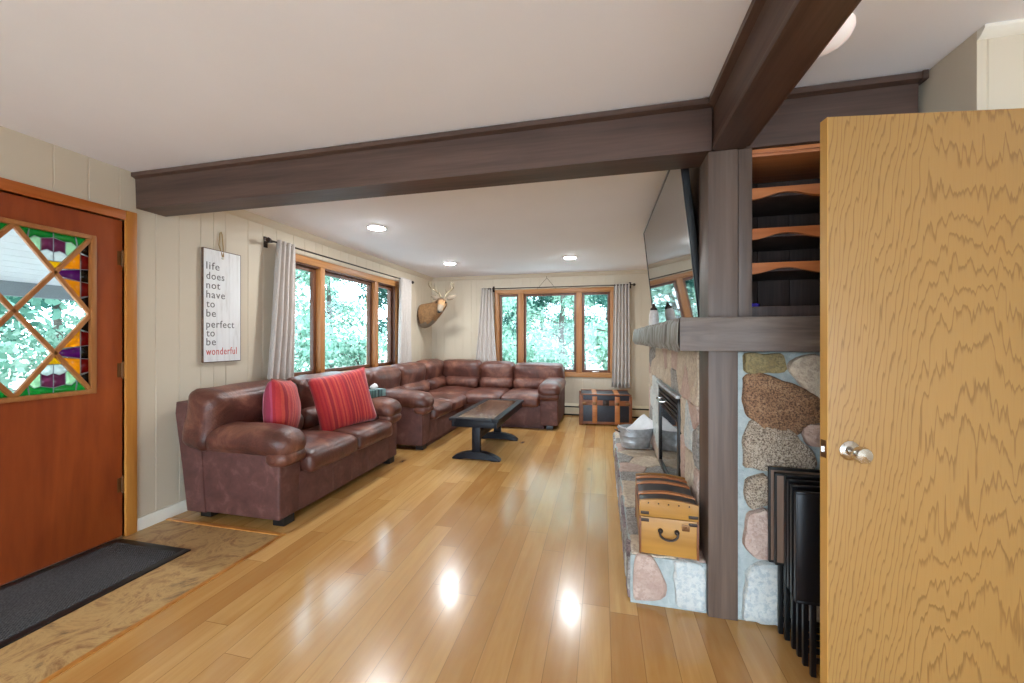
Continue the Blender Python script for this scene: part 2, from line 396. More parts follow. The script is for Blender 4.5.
# ------------------------------------------------------------------ mesh builder
class MB:
    def __init__(s): s.bm = bmesh.new(); s.mi = 0
    def _new(s, f0):
        s.bm.faces.ensure_lookup_table()
        for f in s.bm.faces[f0:]: f.material_index = s.mi
    def box(s, x0, x1, y0, y1, z0, z1, bev=0, M4=None, seg=2):
        f0 = len(s.bm.faces)
        g = bmesh.ops.create_cube(s.bm, size=1)
        vs = g['verts']
        for v in vs:
            v.co = Vector(((x0+x1)/2 + v.co.x*(x1-x0), (y0+y1)/2 + v.co.y*(y1-y0), (z0+z1)/2 + v.co.z*(z1-z0)))
        if bev:
            es = list({e for v in vs for e in v.link_edges})
            r = bmesh.ops.bevel(s.bm, geom=es, offset=bev, segments=seg, profile=.6, affect='EDGES')
            vs = list({v for f in list(s.bm.faces)[f0:] for v in f.verts})
        if M4 is not None:
            for v in vs: v.co = M4 @ v.co
        s._new(f0); return s
    def prism(s, poly, O, U, V, N, d, bev=0):
        """polygon (u,v) on a plane at O, extruded by d along N"""
        f0 = len(s.bm.faces)
        O, U, V, N = map(Vector, (O, U, V, N))
        a = [s.bm.verts.new(O + U*u + V*v) for u, v in poly]
        b = [s.bm.verts.new(O + U*u + V*v + N*d) for u, v in poly]
        n = len(poly)
        fa = s.bm.faces.new(a); fb = s.bm.faces.new(list(reversed(b)))
        for i in range(n): s.bm.faces.new((a[i], b[i], b[(i+1) % n], a[(i+1) % n]))
        if bev:
            es = list({e for f in (fa, fb) for e in f.edges})
            bmesh.ops.bevel(s.bm, geom=es, offset=bev, segments=2, profile=.6, affect='EDGES')
        s._new(f0); return s
    def tube(s, pts, r, n=8, cap=True, flat=None, up=None):
        f0 = len(s.bm.faces)
        pts = [Vector(p) for p in pts]; k = len(pts)
        rs = r if isinstance(r, (list, tuple)) else [r]*k
        t0 = (pts[1]-pts[0]).normalized()
        ref = Vector(up) if up else (Vector((0, 0, 1)) if abs(t0.z) < .9 else Vector((1, 0, 0)))
        rings = []
        for i in range(k):
            t = (pts[min(i+1, k-1)] - pts[max(i-1, 0)]).normalized()
            b = t.cross(ref)
            if b.length < 1e-5: b = t.orthogonal()
            b.normalize(); nn = b.cross(t).normalized()
            if not up: ref = nn
            fl = flat[i] if flat else 1
            rings.append([s.bm.verts.new(pts[i] + (b*math.cos(2*PI*j/n)*fl + nn*math.sin(2*PI*j/n))*rs[i]) for j in range(n)])
        for i in range(k-1):
            for j in range(n):
                s.bm.faces.new((rings[i][j], rings[i][(j+1) % n], rings[i+1][(j+1) % n], rings[i+1][j]))
        if cap:
            s.bm.faces.new(list(reversed(rings[0]))); s.bm.faces.new(rings[-1])
        s._new(f0); return s
    def lathe(s, prof, c=(0, 0, 0), n=24, sx=1, sy=1, M4=None, cap=True):
        """profile [(r,z)] turned about z at c"""
        f0 = len(s.bm.faces); rings = []
        for r, z in prof:
            ring = []
            for j in range(n):
                a = 2*PI*j/n
                p = Vector((c[0]+r*math.cos(a)*sx, c[1]+r*math.sin(a)*sy, c[2]+z))
                ring.append(s.bm.verts.new(M4 @ p if M4 is not None else p))
            rings.append(ring)
        for i in range(len(prof)-1):
            for j in range(n):
                s.bm.faces.new((rings[i][j], rings[i][(j+1) % n], rings[i+1][(j+1) % n], rings[i+1][j]))
        for ring, (r, z) in ((rings[0], prof[0]), (rings[-1], prof[-1])):
            if r > 1e-4 and cap: s.bm.faces.new(ring)
        s._new(f0); return s
    def soft(s, c, size, r, puff=(0, 0, 0), n=10, M4=None, wr=0, seed=0, fn=None):
        """rounded padded box"""
        f0 = len(s.bm.faces); h = [q/2 for q in size]; r = min([r]+[q*.98 for q in h])
        cache = {}
        def vert(p):
            key = tuple(round(q, 4) for q in p)
            if key in cache: return cache[key]
            P = Vector([p[i]*h[i] for i in range(3)])
            core = Vector([max(-(h[i]-r), min(h[i]-r, P[i])) for i in range(3)])
            d = P - core
            o = core + d.normalized()*r if d.length > 1e-9 else core
            for i in range(3):
                if puff[i]:
                    j, k = (i+1) % 3, (i+2) % 3
                    w = (1-p[j]**2)*(1-p[k]**2)
                    o[i] += p[i]*puff[i]*w
            if wr: o += Vector(mnoise.noise_vector((o + Vector((seed*3.1, seed, 0)))*7))*wr + Vector(mnoise.noise_vector((o + Vector((seed, 2, 0)))*18))*wr*.4
            if fn: o = fn(o, p)
            o = o + Vector(c)
            if M4 is not None: o = M4 @ o
            cache[key] = s.bm.verts.new(o); return cache[key]
        g = [math.sin(PI/2*(-1+2*i/n)) for i in range(n+1)]
        for ax in range(3):
            for sg in (-1, 1):
                for i in range(n):
                    for j in range(n):
                        q = []
                        for a, b in ((g[i], g[j]), (g[i+1], g[j]), (g[i+1], g[j+1]), (g[i], g[j+1])):
                            p = [0, 0, 0]; p[ax] = sg; p[(ax+1) % 3] = a; p[(ax+2) % 3] = b
                            q.append(vert(p))
                        if sg < 0: q.reverse()
                        if len(set(q)) == 4:
                            try: s.bm.faces.new(q)
                            except ValueError: pass
        s._new(f0); return s
    def ball(s, c, r, sc=(1, 1, 1), sub=2, M4=None):
        f0 = len(s.bm.faces)
        g = bmesh.ops.create_icosphere(s.bm, subdivisions=sub, radius=r)
        for v in g['verts']:
            p = Vector((v.co.x*sc[0], v.co.y*sc[1], v.co.z*sc[2]))
            v.co = (M4 @ p if M4 is not None else p) + Vector(c)
        s._new(f0); return s
    def stone(s, poly, O, U, V, N, d, seed, gap=.0):
        """one field stone: irregular outline, rounded shoulder, rough face"""
        f0 = len(s.bm.faces); rnd = random.Random(seed)
        O, U, V, N = map(Vector, (O, U, V, N))
        cx = sum(p[0] for p in poly)/len(poly); cy = sum(p[1] for p in poly)/len(poly)
        P = []
        for i in range(len(poly)):
            a, b = poly[i], poly[(i+1) % len(poly)]
            L = math.hypot(b[0]-a[0], b[1]-a[1]); k = max(1, int(L/.035))
            for j in range(k):
                t = j/k
                jx = rnd.uniform(-.008, .008) if j else 0; jy = rnd.uniform(-.008, .008) if j else 0
                P.append((a[0]+(b[0]-a[0])*t+jx, a[1]+(b[1]-a[1])*t+jy))
        Q = []
        for i in range(len(P)):
            a, b = P[i], P[(i+1) % len(P)]
            Q += [(a[0]*.75+b[0]*.25, a[1]*.75+b[1]*.25), (a[0]*.25+b[0]*.75, a[1]*.25+b[1]*.75)]
        rings = []
        for k, dd in ((1-gap, -.01), (1-gap, d*.55), (.955-gap, d*.92), (.75, d), (.4, d*1.04)):
            ring = []
            for x, y in Q:
                u = cx+(x-cx)*k; v = cy+(y-cy)*k
                w = dd
                if dd > d*.5: w += mnoise.noise(Vector((u*14, v*14, seed*1.7)))*d*.28 + mnoise.noise(Vector((u*45, v*45, seed)))*d*.12
                ring.append(s.bm.verts.new(O+U*u+V*v+N*w))
            rings.append(ring)
        n = len(Q)
        for a, b in zip(rings, rings[1:]):
            for j in range(n): s.bm.faces.new((a[j], a[(j+1) % n], b[(j+1) % n], b[j]))
        c = s.bm.verts.new(O+U*cx+V*cy+N*d*1.03)
        for j in range(n): s.bm.faces.new((rings[-1][j], rings[-1][(j+1) % n], c))
        s._new(f0); return s
    def build(s, name, mats, parent=None, world=True, angle=38):
        bmesh.ops.recalc_face_normals(s.bm, faces=s.bm.faces[:])
        if parent is not None and world:
            root = parent
            while root.parent: root = root.parent
            off = root.location
            for v in s.bm.verts: v.co -= off
        me = bpy.data.meshes.new(name); s.bm.to_mesh(me); s.bm.free()
        for m in (mats if isinstance(mats, (list, tuple)) else [mats]): me.materials.append(M[m] if isinstance(m, str) else m)
        me.shade_smooth()
        if angle < 180: me.set_sharp_from_angle(angle=R(angle))
        o = bpy.data.objects.new(name, me); COL.objects.link(o)
        if parent is not None: o.parent = parent
        return o

def thing(name, label, cat, loc=(0, 0, 0), rot=0, group=None, kind=None):
    o = bpy.data.objects.new(name, None); COL.objects.link(o)
    o.location = loc; o.rotation_euler = (0, 0, rot); o.empty_display_size = .1
    return tag(o, label, cat, group, kind)
def tag(o, label=None, cat=None, group=None, kind=None):
    if label: o['label'] = label
    if cat: o['category'] = cat
    if group: o['group'] = group
    if kind: o['kind'] = kind
    return o
def centre(o, base=True):
    """put a single-mesh thing's origin at its base"""
    me = o.data
    xs = [v.co for v in me.vertices]
    c = Vector(((min(v.x for v in xs)+max(v.x for v in xs))/2, (min(v.y for v in xs)+max(v.y for v in xs))/2, min(v.z for v in xs)))
    me.transform(Matrix.Translation(-c)); o.location = c
    return o
def copy_tree(o, parent=None):
    c = o.copy(); COL.objects.link(c)
    if parent is not None: c.parent = parent
    for ch in list(o.children): copy_tree(ch, c)
    return c
def X(*m):
    r = Matrix.Identity(4)
    for q in m: r = r @ q
    return r
T = Matrix.Translation
def Rx(a, ax): return Matrix.Rotation(R(a), 4, ax)

# ------------------------------------------------------------------ the setting
XL, YB, H = -2.993, 6.47, 2.36        # west wall face, north wall face, ceiling
def struct(name, mb, mat, parent=None, label=None, cat=None):
    o = mb.build(name, mat, parent)
    if parent is None: tag(o, label, cat, None, 'structure')
    return o

m = MB()
for a in ((-2.0, 3.2, -2.75, YB+.1), (-3.15, -2.0, 2.112, YB+.1)):
    m.box(a[0], a[1], a[2], a[3], -.08, 0)
struct('floor', m, 'floor', label='honey maple plank floor of the living room', cat='floor')
m = MB(); m.box(-3.15, -2.025, -2.75, 2.085, -.08, .0)
tag(m.build('entry_floor', 'tile'), 'brown swirled stone-look entry floor in front of the cherry door', 'floor', None, 'structure')
m = MB(); m.box(-2.025, -2.0, -2.75, 2.112, -.05, .005, .002); m.box(-2.98, -2.025, 2.085, 2.112, -.05, .005, .002)
struct('trim_1', m, 'jamb', label='amber wood strip edging the entry floor', cat='trim')
m = MB(); m.box(-3.15, 3.2, -2.75, YB+.1, H, H+.1)
struct('ceiling', m, 'ceiling', label='smooth white ceiling', cat='ceiling')

def grooves(u0, u1, off=0):
    g = []; pat = (0, .102, .305, .406+.051, .61, .813, .864+.1, 1.12); u = math.floor(u0/1.22)*1.22+off-1.22
    while u < u1+1.22:
        for p in pat:
            if u0+.02 < u+p < u1-.02: g.append(u+p)
        u += 1.22
    return sorted(g)
def panel_wall(m, axis, face, th, u0, u1, z0, z1, off=0):
    """a wall slab whose room face carries V grooves; axis 'x': face at x, u=y"""
    pr = [(u0, 0)]
    for g in grooves(u0, u1, off): pr += [(g-.004, 0), (g, -.004), (g+.004, 0)]
    pr += [(u1, 0), (u1, -th), (u0, -th)]
    if axis == '+x': m.prism(pr, (face, 0, z0), (0, 1, 0), (1, 0, 0), (0, 0, 1), z1-z0)
    elif axis == '-x': m.prism(pr, (face, 0, z0), (0, 1, 0), (-1, 0, 0), (0, 0, 1), z1-z0)
    elif axis == '-y': m.prism(pr, (0, face, z0), (1, 0, 0), (0, -1, 0), (0, 0, 1), z1-z0)

DY0, DY1, DZ = .928, 1.854, 2.034          # door opening
WY0, WY1, WZ0, WZ1 = 3.20, 5.21, .88, 2.05   # west window opening
BX0, BX1, BZ0, BZ1 = -1.755, .15, .69, 2.05  # north window opening
m = MB()
panel_wall(m, '+x', XL, .14, -2.6, DY0, 0, H)
panel_wall(m, '+x', XL, .14, DY0, DY1, DZ, H)
panel_wall(m, '+x', XL, .14, DY1, WY0, 0, H)
panel_wall(m, '+x', XL, .14, WY0, WY1, 0, WZ0)
panel_wall(m, '+x', XL, .14, WY0, WY1, WZ1, H)
panel_wall(m, '+x', XL, .14, WY1, YB, 0, H)
struct('wall_left', m, 'wall', label='cream panelled wall holding the cherry entry door and a window', cat='wall')
m = MB()
panel_wall(m, '-y', YB, .14, XL-.14, BX0, 0, H, .3)
panel_wall(m, '-y', YB, .14, BX0, BX1, 0, BZ0, .3)
panel_wall(m, '-y', YB, .14, BX0, BX1, BZ1, H, .3)
panel_wall(m, '-y', YB, .14, BX1, 1.43, 0, H, .3)
struct('wall_back', m, 'wall', label='beige end wall behind the sectional sofa', cat='wall')
m = MB()
panel_wall(m, '-x', 1.29, .14, 1.84, YB, 0, H)
panel_wall(m, '-y', 1.70, .14, 1.29, 3.1, 0, H, .1)
panel_wall(m, '-x', 3.0, .14, -2.6, 1.70, 0, H)
struct('wall_right', m, 'wall', label='cream panelled wall beyond the oak door', cat='wall')
m = MB()  # unseen rear wall; its openings are added to let daylight in
for a in ((-3.13, -2.7, 0, H), (-.2, .2, 0, H), (2.7, 3.14, 0, H), (-2.7, -.2, 0, .06), (-2.7, -.2, 1.9, H), (.2, 2.7, 0, .06), (.2, 2.7, 1.9, H)):
    m.box(a[0], a[1], -2.74, -2.6, a[2], a[3])
struct('wall_rear', m, 'wall', label='unseen cream wall with two wide openings added for daylight', cat='wall')
# crown and base trims
m = MB(); m.prism([(0, 0), (.045, 0), (.04, .02), (.012, .05), (0, .06)], (XL, -2.6, H), (1, 0, 0), (0, 0, -1), (0, 1, 0), 9.07)
m.prism([(0, 0), (.045, 0), (.04, .02), (.012, .05), (0, .06)], (XL, YB, H), (0, -1, 0), (0, 0, -1), (1, 0, 0), 4.28)
# the strip is only fitted past the beam and on the end wall
bm_ = m.bm
bmesh.ops.bisect_plane(bm_, geom=bm_.verts[:]+bm_.edges[:]+bm_.faces[:], plane_co=(0, 2.12, 0), plane_no=(0, -1, 0), clear_outer=True)
bmesh.ops.holes_fill(bm_, edges=bm_.edges[:])
struct('trim_2', m, 'wall', label='narrow beige crown strip around the living room ceiling', cat='trim')
m = MB(); m.prism([(0, 0), (.03, 0), (.03, .01), (.012, .03), (0, .034)], (1.29, 1.70, H), (0, -1, 0), (0, 0, -1), (1, 0, 0), 1.7)
struct('trim_3', m, 'white_trim', label='white crown moulding above the oak door', cat='trim')
m = MB(); m.box(XL, XL+.014, 1.916, 6.4, 0, .085, .004); m.box(XL, XL+.014, -2.6, .87, 0, .085, .004)
struct('baseboard_left', m, 'white_trim', label='cream baseboard along the panelled wall', cat='baseboard')

# --- entry door
def door_entry():
    d = thing('door_1', 'cherry plywood entry door with a leaded tulip glass lattice', 'door', (XL-.02, 1.391, 0), kind='structure')
    xf = XL-.012                 # door face
    gy0, gy1, gz0, gz1 = 1.066, 1.694, .962, 1.874
    m = MB()
    for a in ((DY0+.004, gy0, .008, DZ-.006), (gy1, DY1-.004, .008, DZ-.006), (gy0, gy1, .008, gz0), (gy0, gy1, gz1, DZ-.006)):
        m.box(xf-.042, xf, a[0], a[1], a[2], a[3])
    m.build('slab', 'cherry', d)
    f = MB()
    b = .022
    for a in ((gy0-b, gy0+.004, gz0-b, gz1+b), (gy1-.004, gy1+b, gz0-b, gz1+b), (gy0, gy1, gz0-b, gz0+.004), (gy0, gy1, gz1-.004, gz1+b)):
        f.box(xf-.02, xf+.012, a[0], a[1], a[2], a[3], .004)
    f.build('glazing_bead', 'muntin', d)
    yc, zc = (gy0+gy1)/2, (gz0+gz1)/2
    l = MB()
    def bar(p, q, w=.022):
        p, q = Vector((xf-.004, *p)), Vector((xf-.004, *q)); t = (q-p).normalized(); s = Vector((0, -t.z, t.y))
        L = (q-p).length
        l.prism([(0, -w/2), (L, -w/2), (L, w/2), (0, w/2)], p+Vector((-.012, 0, 0)), t, s, (1, 0, 0), .022, .004)
    T_, B_, L_, R_ = (yc, gz1), (yc, gz0), (gy0, zc), (gy1, zc)
    bar(T_, R_); bar(R_, B_); bar(B_, L_); bar(L_, T_)
    bar((gy0, gz0), (gy1, gz1)); bar((gy0, gz1), (gy1, gz0))
    l.build('lattice', 'muntin', d)
    # clear textured diamonds
    c = MB(); c.box(xf-.0175, xf-.0145, gy0, gy1, gz0, gz1)
    # restrict clear glass to the central diamond
    c.bm.free(); c = MB()
    c.prism([(yc, gz1), (gy1, zc), (yc, gz0), (gy0, zc)], (xf-.018, 0, 0), (0, 1, 0), (0, 0, 1), (1, 0, 0), .004)
    c.build('clear_glass', 'glass', d)
    g = MB(); keys = list(AG)[1:]
    cames = MB()
    def tri(A, B, C, pieces):
        """A,B outer edge ends, C apex; pieces [(colour, [(s,t)...])] with s along A-B, t from edge (0) to apex (1)"""
        A, B, C = Vector(A), Vector(B), Vector(C)
        for col, pl in pieces:
            pts = []
            for s_, t_ in pl:
                E = A + (B-A)*s_; Mid = (A+B)/2
                # s is measured across the full base; clip towards the apex line
                p = E + (C-Mid)*t_
                pts.append((p.x, p.y))
            g.mi = keys.index(col)
            g.prism(pts, (xf-.018, 0, 0), (0, 1, 0), (0, 0, 1), (1, 0, 0), .004)
            for i in range(len(pts)):
                a, b2 = pts[i], pts[(i+1) % len(pts)]
                cames.tube([(xf-.013, *a), (xf-.013, *b2)], .0022, 5)
    tulip = [('green', [(0, 0), (.2, 0), (.16, .3)]), ('green', [(.2, 0), (.5, 0), (.5, .14), (.34, .2), (.26, .17), (.18, .28)]),
             ('green', [(.5, 0), (.8, 0), (.82, .28), (.74, .17), (.66, .2), (.5, .14)]), ('green', [(.8, 0), (1, 0), (.84, .3)]),
             ('lgreen', [(.18, .28), (.26, .17), (.34, .2), (.34, .5), (.29, .57)]), ('lgreen', [(.82, .28), (.71, .57), (.66, .5), (.66, .2), (.74, .17)]),
             ('plum', [(.34, .2), (.5, .14), (.5, .5), (.42, .45), (.34, .5)]), ('plum', [(.5, .14), (.66, .2), (.66, .5), (.58, .45), (.5, .5)]),
             ('white', [(.29, .57), (.34, .5), (.42, .45), (.5, .5), (.5, .72), (.36, .71)]), ('white', [(.5, .5), (.58, .45), (.66, .5), (.71, .57), (.64, .71), (.5, .72)]),
             ('yellow', [(.36, .71), (.5, .72), (.64, .71), (.5, 1)])]
    fan = [('smoke', [(0, 0), (.24, 0), (.2, .26), (.12, .22)]), ('green', [(.12, .22), (.2, .26), (.25, .5)]),
           ('red', [(.24, 0), (.41, 0), (.42, .26), (.22, .26)]), ('orange', [(.2, .26), (.42, .26), (.45, .9), (.25, .5)]),
           ('smoke', [(.41, 0), (.59, 0), (.58, .26), (.42, .26)]), ('violet', [(.42, .26), (.58, .26), (.53, .93), (.5, 1), (.47, .93)]),
           ('red', [(.59, 0), (.76, 0), (.78, .26), (.58, .26)]), ('orange', [(.58, .26), (.8, .26), (.75, .5), (.55, .9)]),
           ('smoke', [(.76, 0), (1, 0), (.88, .22), (.8, .26)]), ('green', [(.8, .26), (.88, .22), (.75, .5)])]
    q = lambda y, z: (y, z)
    py = (gy1-gy0)/4; pz = (gz1-gz0)/4
    for sy in (-1, 1):
        for sz in (-1, 1):
            corner = (yc+sy*2*py, zc+sz*2*pz); apex = (yc+sy*py, zc+sz*pz)
            tri((yc, zc+sz*2*pz), corner, apex, tulip)
            tri((yc+sy*2*py, zc), corner, apex, fan)
    g.build('stained_glass', [AG[k] for k in keys], d, angle=180)
    cames.build('lead_came', 'porch_beam', d)
    for z in (.335, 1.07, 1.786):
        h = MB(); h.tube([(xf+.004, DY1-.002, z-.045), (xf+.004, DY1-.002, z+.045)], .008, 8)
        h.box(xf-.001, xf+.002, DY1-.03, DY1-.004, z-.045, z+.045)
        h.ball((xf+.004, DY1-.002, z+.05), .007); h.ball((xf+.004, DY1-.002, z-.05), .007)
        h.build('hinge', 'brass', d)
    k = MB(); k.lathe([(.0, .0), (.03, .0), (.03, .008), (.012, .012), (.012, .04), (.028, .048), (.03, .065), (.02, .078), (0, .08)], M4=X(T((xf, DY0+.07, .95)), Rx(90, 'Y')))
    k.build('door_knob', 'brass', d)
    c1 = MB(); c1.box(XL-.13, XL+.018, DY1, DY1+.06, 0, DZ+.062, .004)
    c1.box(XL-.13, XL+.018, DY0-.064, DY0, 0, DZ+.062, .004)
    c1.build('door_jamb', 'jamb', d)
    c2 = MB(); c2.box(XL-.13, XL+.016, DY0, DY1, DZ, DZ+.06, .004); c2.build('head_casing', 'jamb_red', d)
    c3 = MB(); c3.box(XL-.14, XL+.006, DY0, DY1, -.01, .012, .003); c3.build('threshold', 'chrome', d)
door_entry()

# --- windows
def window_left():
    w = thing('window_1', 'triple oak framed window above the loveseat', 'window', (XL, (WY0+WY1)/2, WZ0), kind='structure')
    x0 = XL
    c = MB()
    c.box(x0-.002, x0+.018, WY0-.065, WY0+.01, WZ0-.01, WZ1+.005, .004); c.box(x0-.002, x0+.018, WY1-.01, WY1+.065, WZ0-.01, WZ1+.005, .004)
    c.build('side_casing', 'casing_z', w)
    c = MB(); c.box(x0-.002, x0+.018, WY0-.065, WY1+.065, WZ1-.005, WZ1+.07, .004); c.build('head_casing', 'casing_y', w)
    c = MB(); c.box(x0-.13, x0+.05, WY0-.075, WY1+.075, WZ0-.03, WZ0, .006); c.box(x0-.002, x0+.014, WY0-.065, WY1+.065, WZ0-.09, WZ0-.03, .004)
    c.build('window_sill', 'casing_y', w)
    c = MB()
    c.box(x0-.13, x0-.001, WY0, WY0+.02, WZ0, WZ1); c.box(x0-.13, x0-.001, WY1-.02, WY1, WZ0, WZ1); c.box(x0-.13, x0-.001, WY0, WY1, WZ1-.02, WZ1)
    c.build('jamb_liner', 'sash', w)
    for y in (3.655, 4.70):
        c = MB(); c.box(x0-.125, x0+.012, y-.035, y+.035, WZ0, WZ1-.001, .004); c.build('mullion', 'casing_z', w)
    for a, b in ((WY0+.02, 3.62), (3.69, 4.665), (4.735, WY1-.02)):
        c = MB(); b_ = .042; z0, z1 = WZ0+.002, WZ1-.02
        for q in ((a, a+b_, z0, z1), (b-b_, b, z0, z1), (a+b_, b-b_, z0, z0+b_), (a+b_, b-b_, z1-b_, z1)):
            c.box(x0-.09, x0-.045, q[0], q[1], q[2], q[3], .003)
        s = c.build('window_sash', 'sash', w)
        g = MB(); g.box(x0-.070, x0-.066, a+b_-.005, b-b_+.005, z0+b_-.005, z1-b_+.005); g.build('pane', 'glass', s)
window_left()
def window_back():
    w = thing('window_2', 'oak framed window with three panes behind the sectional sofa', 'window', ((BX0+BX1)/2, YB, BZ0), kind='structure')
    y0 = YB
    c = MB()
    for a in ((BX0-.055, BX0+.01), (BX1-.01, BX1+.055)): c.box(a[0], a[1], y0-.018, y0+.002, BZ0-.06, BZ1+.055, .004)
    c.build('side_casing', 'casing_z', w)
    c = MB(); c.box(BX0-.055, BX1+.055, y0-.02, y0+.002, BZ1-.005, BZ1+.055, .004); c.box(BX0-.055, BX1+.055, y0-.02, y0+.002, BZ0-.06, BZ0+.008, .004)
    c.build('head_and_sill_casing', 'casing_x', w)
    c = MB()
    for a in ((BX0, BX0+.02), (BX1-.02, BX1)): c.box(a[0], a[1], y0-.001, y0+.13, BZ0, BZ1)
    c.box(BX0, BX1, y0-.001, y0+.13, BZ1-.02, BZ1); c.box(BX0, BX1, y0-.001, y0+.13, BZ0, BZ0+.02)
    c.build('jamb_liner', 'casing_x', w)
    for x in (-1.35, -.365):
        c = MB(); c.box(x-.045, x+.045, y0-.012, y0+.125, BZ0+.001, BZ1-.001, .004); c.build('mullion', 'casing_z', w)
    for i, (a, b) in enumerate(((BX0+.02, -1.395), (-1.305, -.41), (-.32, BX1-.02))):
        c = MB(); b_ = .04; z0, z1 = BZ0+.02, BZ1-.02
        for q in ((a, a+b_, z0, z1), (b-b_, b, z0, z1), (a+b_, b-b_, z0, z0+b_), (a+b_, b-b_, z1-b_, z1)):
            c.box(q[0], q[1], y0+.035, y0+.08, q[2], q[3], .003)
        s = c.build('window_sash', 'sash', w)
        g = MB(); g.box(a+b_-.005, b-b_+.005, y0+.056, y0+.06, z0+b_-.005, z1-b_+.005); g.build('pane', 'glass', s)
        if i != 1:
            k = MB(); xm = (a+b)/2; k.box(xm-.06, xm+.06, y0+.015, y0+.036, z0+.006, z0+.022, .004); k.tube([(xm+.03, y0+.02, z0+.02), (xm-.02, y0+.005, z0+.026)], .006, 6)
            k.build('window_crank', 'chrome', s)
window_back()

# ------------------------------------------------------------------ beams and post
def beam_section(w0, w1, z0, z1, lip=.03):
    return [(w0, z0), (w1, z0), (w1, z1-.035), (w1+lip, z1-.03), (w1+lip, z1-.005), (w1, z1), (w0, z1), (w0-lip, z1-.005), (w0-lip, z1-.03), (w0, z1-.035)]
m = MB(); m.prism(beam_section(1.915, 2.09, 2.128, H-.002), (XL+.004, 0, 0), (0, 1, 0), (0, 0, 1), (1, 0, 0), .492-XL-.008, .004)
tag(centre(m.build('ceiling_beam', 'beam')), 'long dark brown boxed beam running from the cream wall above the sofa', 'beam')
m = MB(); m.prism(beam_section(.497, .628, 2.128, H-.002), (0, -2.59, 0), (1, 0, 0), (0, 0, 1), (0, 1, 0), 2.59+2.09, .004)
m.box(.486, .4975, -2.588, 1.905, 2.126, 2.15, .003); m.box(.6275, .639, -2.588, 1.905, 2.126, 2.15, .003)
tag(centre(m.build('ceiling_beam', 'beam_y')), 'dark brown boxed beam passing overhead and ending on the post', 'beam')
m = MB(); m.prism(beam_section(1.925, 2.09, 2.128, H-.002), (.632, 0, 0), (0, 1, 0), (0, 0, 1), (1, 0, 0), .635, .004)
m.box(1.262, 1.282, 1.89, 2.1, H-.04, H-.003, .004)
tag(centre(m.build('ceiling_beam', 'beam')), 'short dark brown beam over the built-in bookcase', 'beam')
m = MB(); m.box(.474, .597, 1.921, 2.092, 0.001, 2.127, .004)
tag(centre(m.build('wooden_post', 'beam_z')), 'square dark brown post at the corner of the stone fireplace', 'post')

# ------------------------------------------------------------------ stone fireplace
fp = thing('fireplace', 'fieldstone fireplace with raised hearth and heavy timber mantel', 'fireplace', (.6, 3.0, 0))
CH = 1.212
m = MB()
m.box(.482, 1.286, 2.094, 4.17, .001, CH); m.box(.599, 1.286, 1.935, 2.094, .001, CH)
m.build('chimney_mortar', 'mortar', fp)
m = MB()
front = {0: None}
FS = [(4, [(.624,1.203),(.771,1.208),(.783,1.13),(.628,1.122)]), (6, [(.798,1.161),(.844,1.192),(.96,1.2),(.955,.999),(.89,1.015),(.844,1.074)]),
      (0, [(.628,1.095),(.676,1.119),(.806,1.073),(.89,1.028),(.942,.982),(.928,.925),(.856,.9),(.833,.859),(.767,.86),(.696,.878),(.64,.929),(.624,.996)]),
      (2, [(.848,.873),(.867,.905),(.935,.904),(.95,.809),(.867,.813)]),
      (1, [(.624,.816),(.656,.903),(.747,.894),(.825,.85),(.89,.767),(.897,.728),(.875,.696),(.806,.69),(.628,.699)]),
      (1, [(.632,.641),(.708,.67),(.72,.622),(.716,.541),(.648,.512),(.624,.568)]),
      (2, [(.64,.489),(.708,.518),(.728,.467),(.743,.305),(.668,.299),(.624,.343)]),
      (3, [(.632,.218),(.688,.271),(.786,.284),(.806,.233),(.81,.012),(.628,.012)]),
      (0, [(.74,.67),(.86,.672),(.87,.5),(.76,.48)]), (5, [(.765,.46),(.9,.48),(.91,.31),(.77,.3)]), (6, [(.83,.27),(.97,.29),(1.0,.02),(.83,.015)]),
      (5, [(.92,.68),(1.08,.78),(1.1,.52),(.9,.5)]), (0, [(.97,.97),(1.25,.95),(1.26,.8),(.97,.79)]), (2, [(.98,1.19),(1.27,1.2),(1.26,.99),(.98,1.0)]),
      (1, [(1.02,.3),(1.26,.33),(1.27,.03),(1.02,.02)]), (4, [(.93,.47),(1.26,.49),(1.25,.36),(.93,.33)]), (6, [(1.12,.76),(1.27,.77),(1.27,.53),(1.12,.52)])]
for i, (mi, pl) in enumerate(FS):
    ax_ = sum(p[0] for p in pl)/len(pl); az_ = sum(p[1] for p in pl)/len(pl)
    pl = [(max(.606, ax_+(u-ax_)*1.07), min(1.208, max(.008, az_+(v-az_)*1.07))) for u, v in pl]
    m.mi = mi; m.stone(pl, (0, 1.935, 0), (1, 0, 0), (0, 0, 1), (0, -1, 0), .03, i+1)
m.build('front_stonework', ST, fp, angle=60)

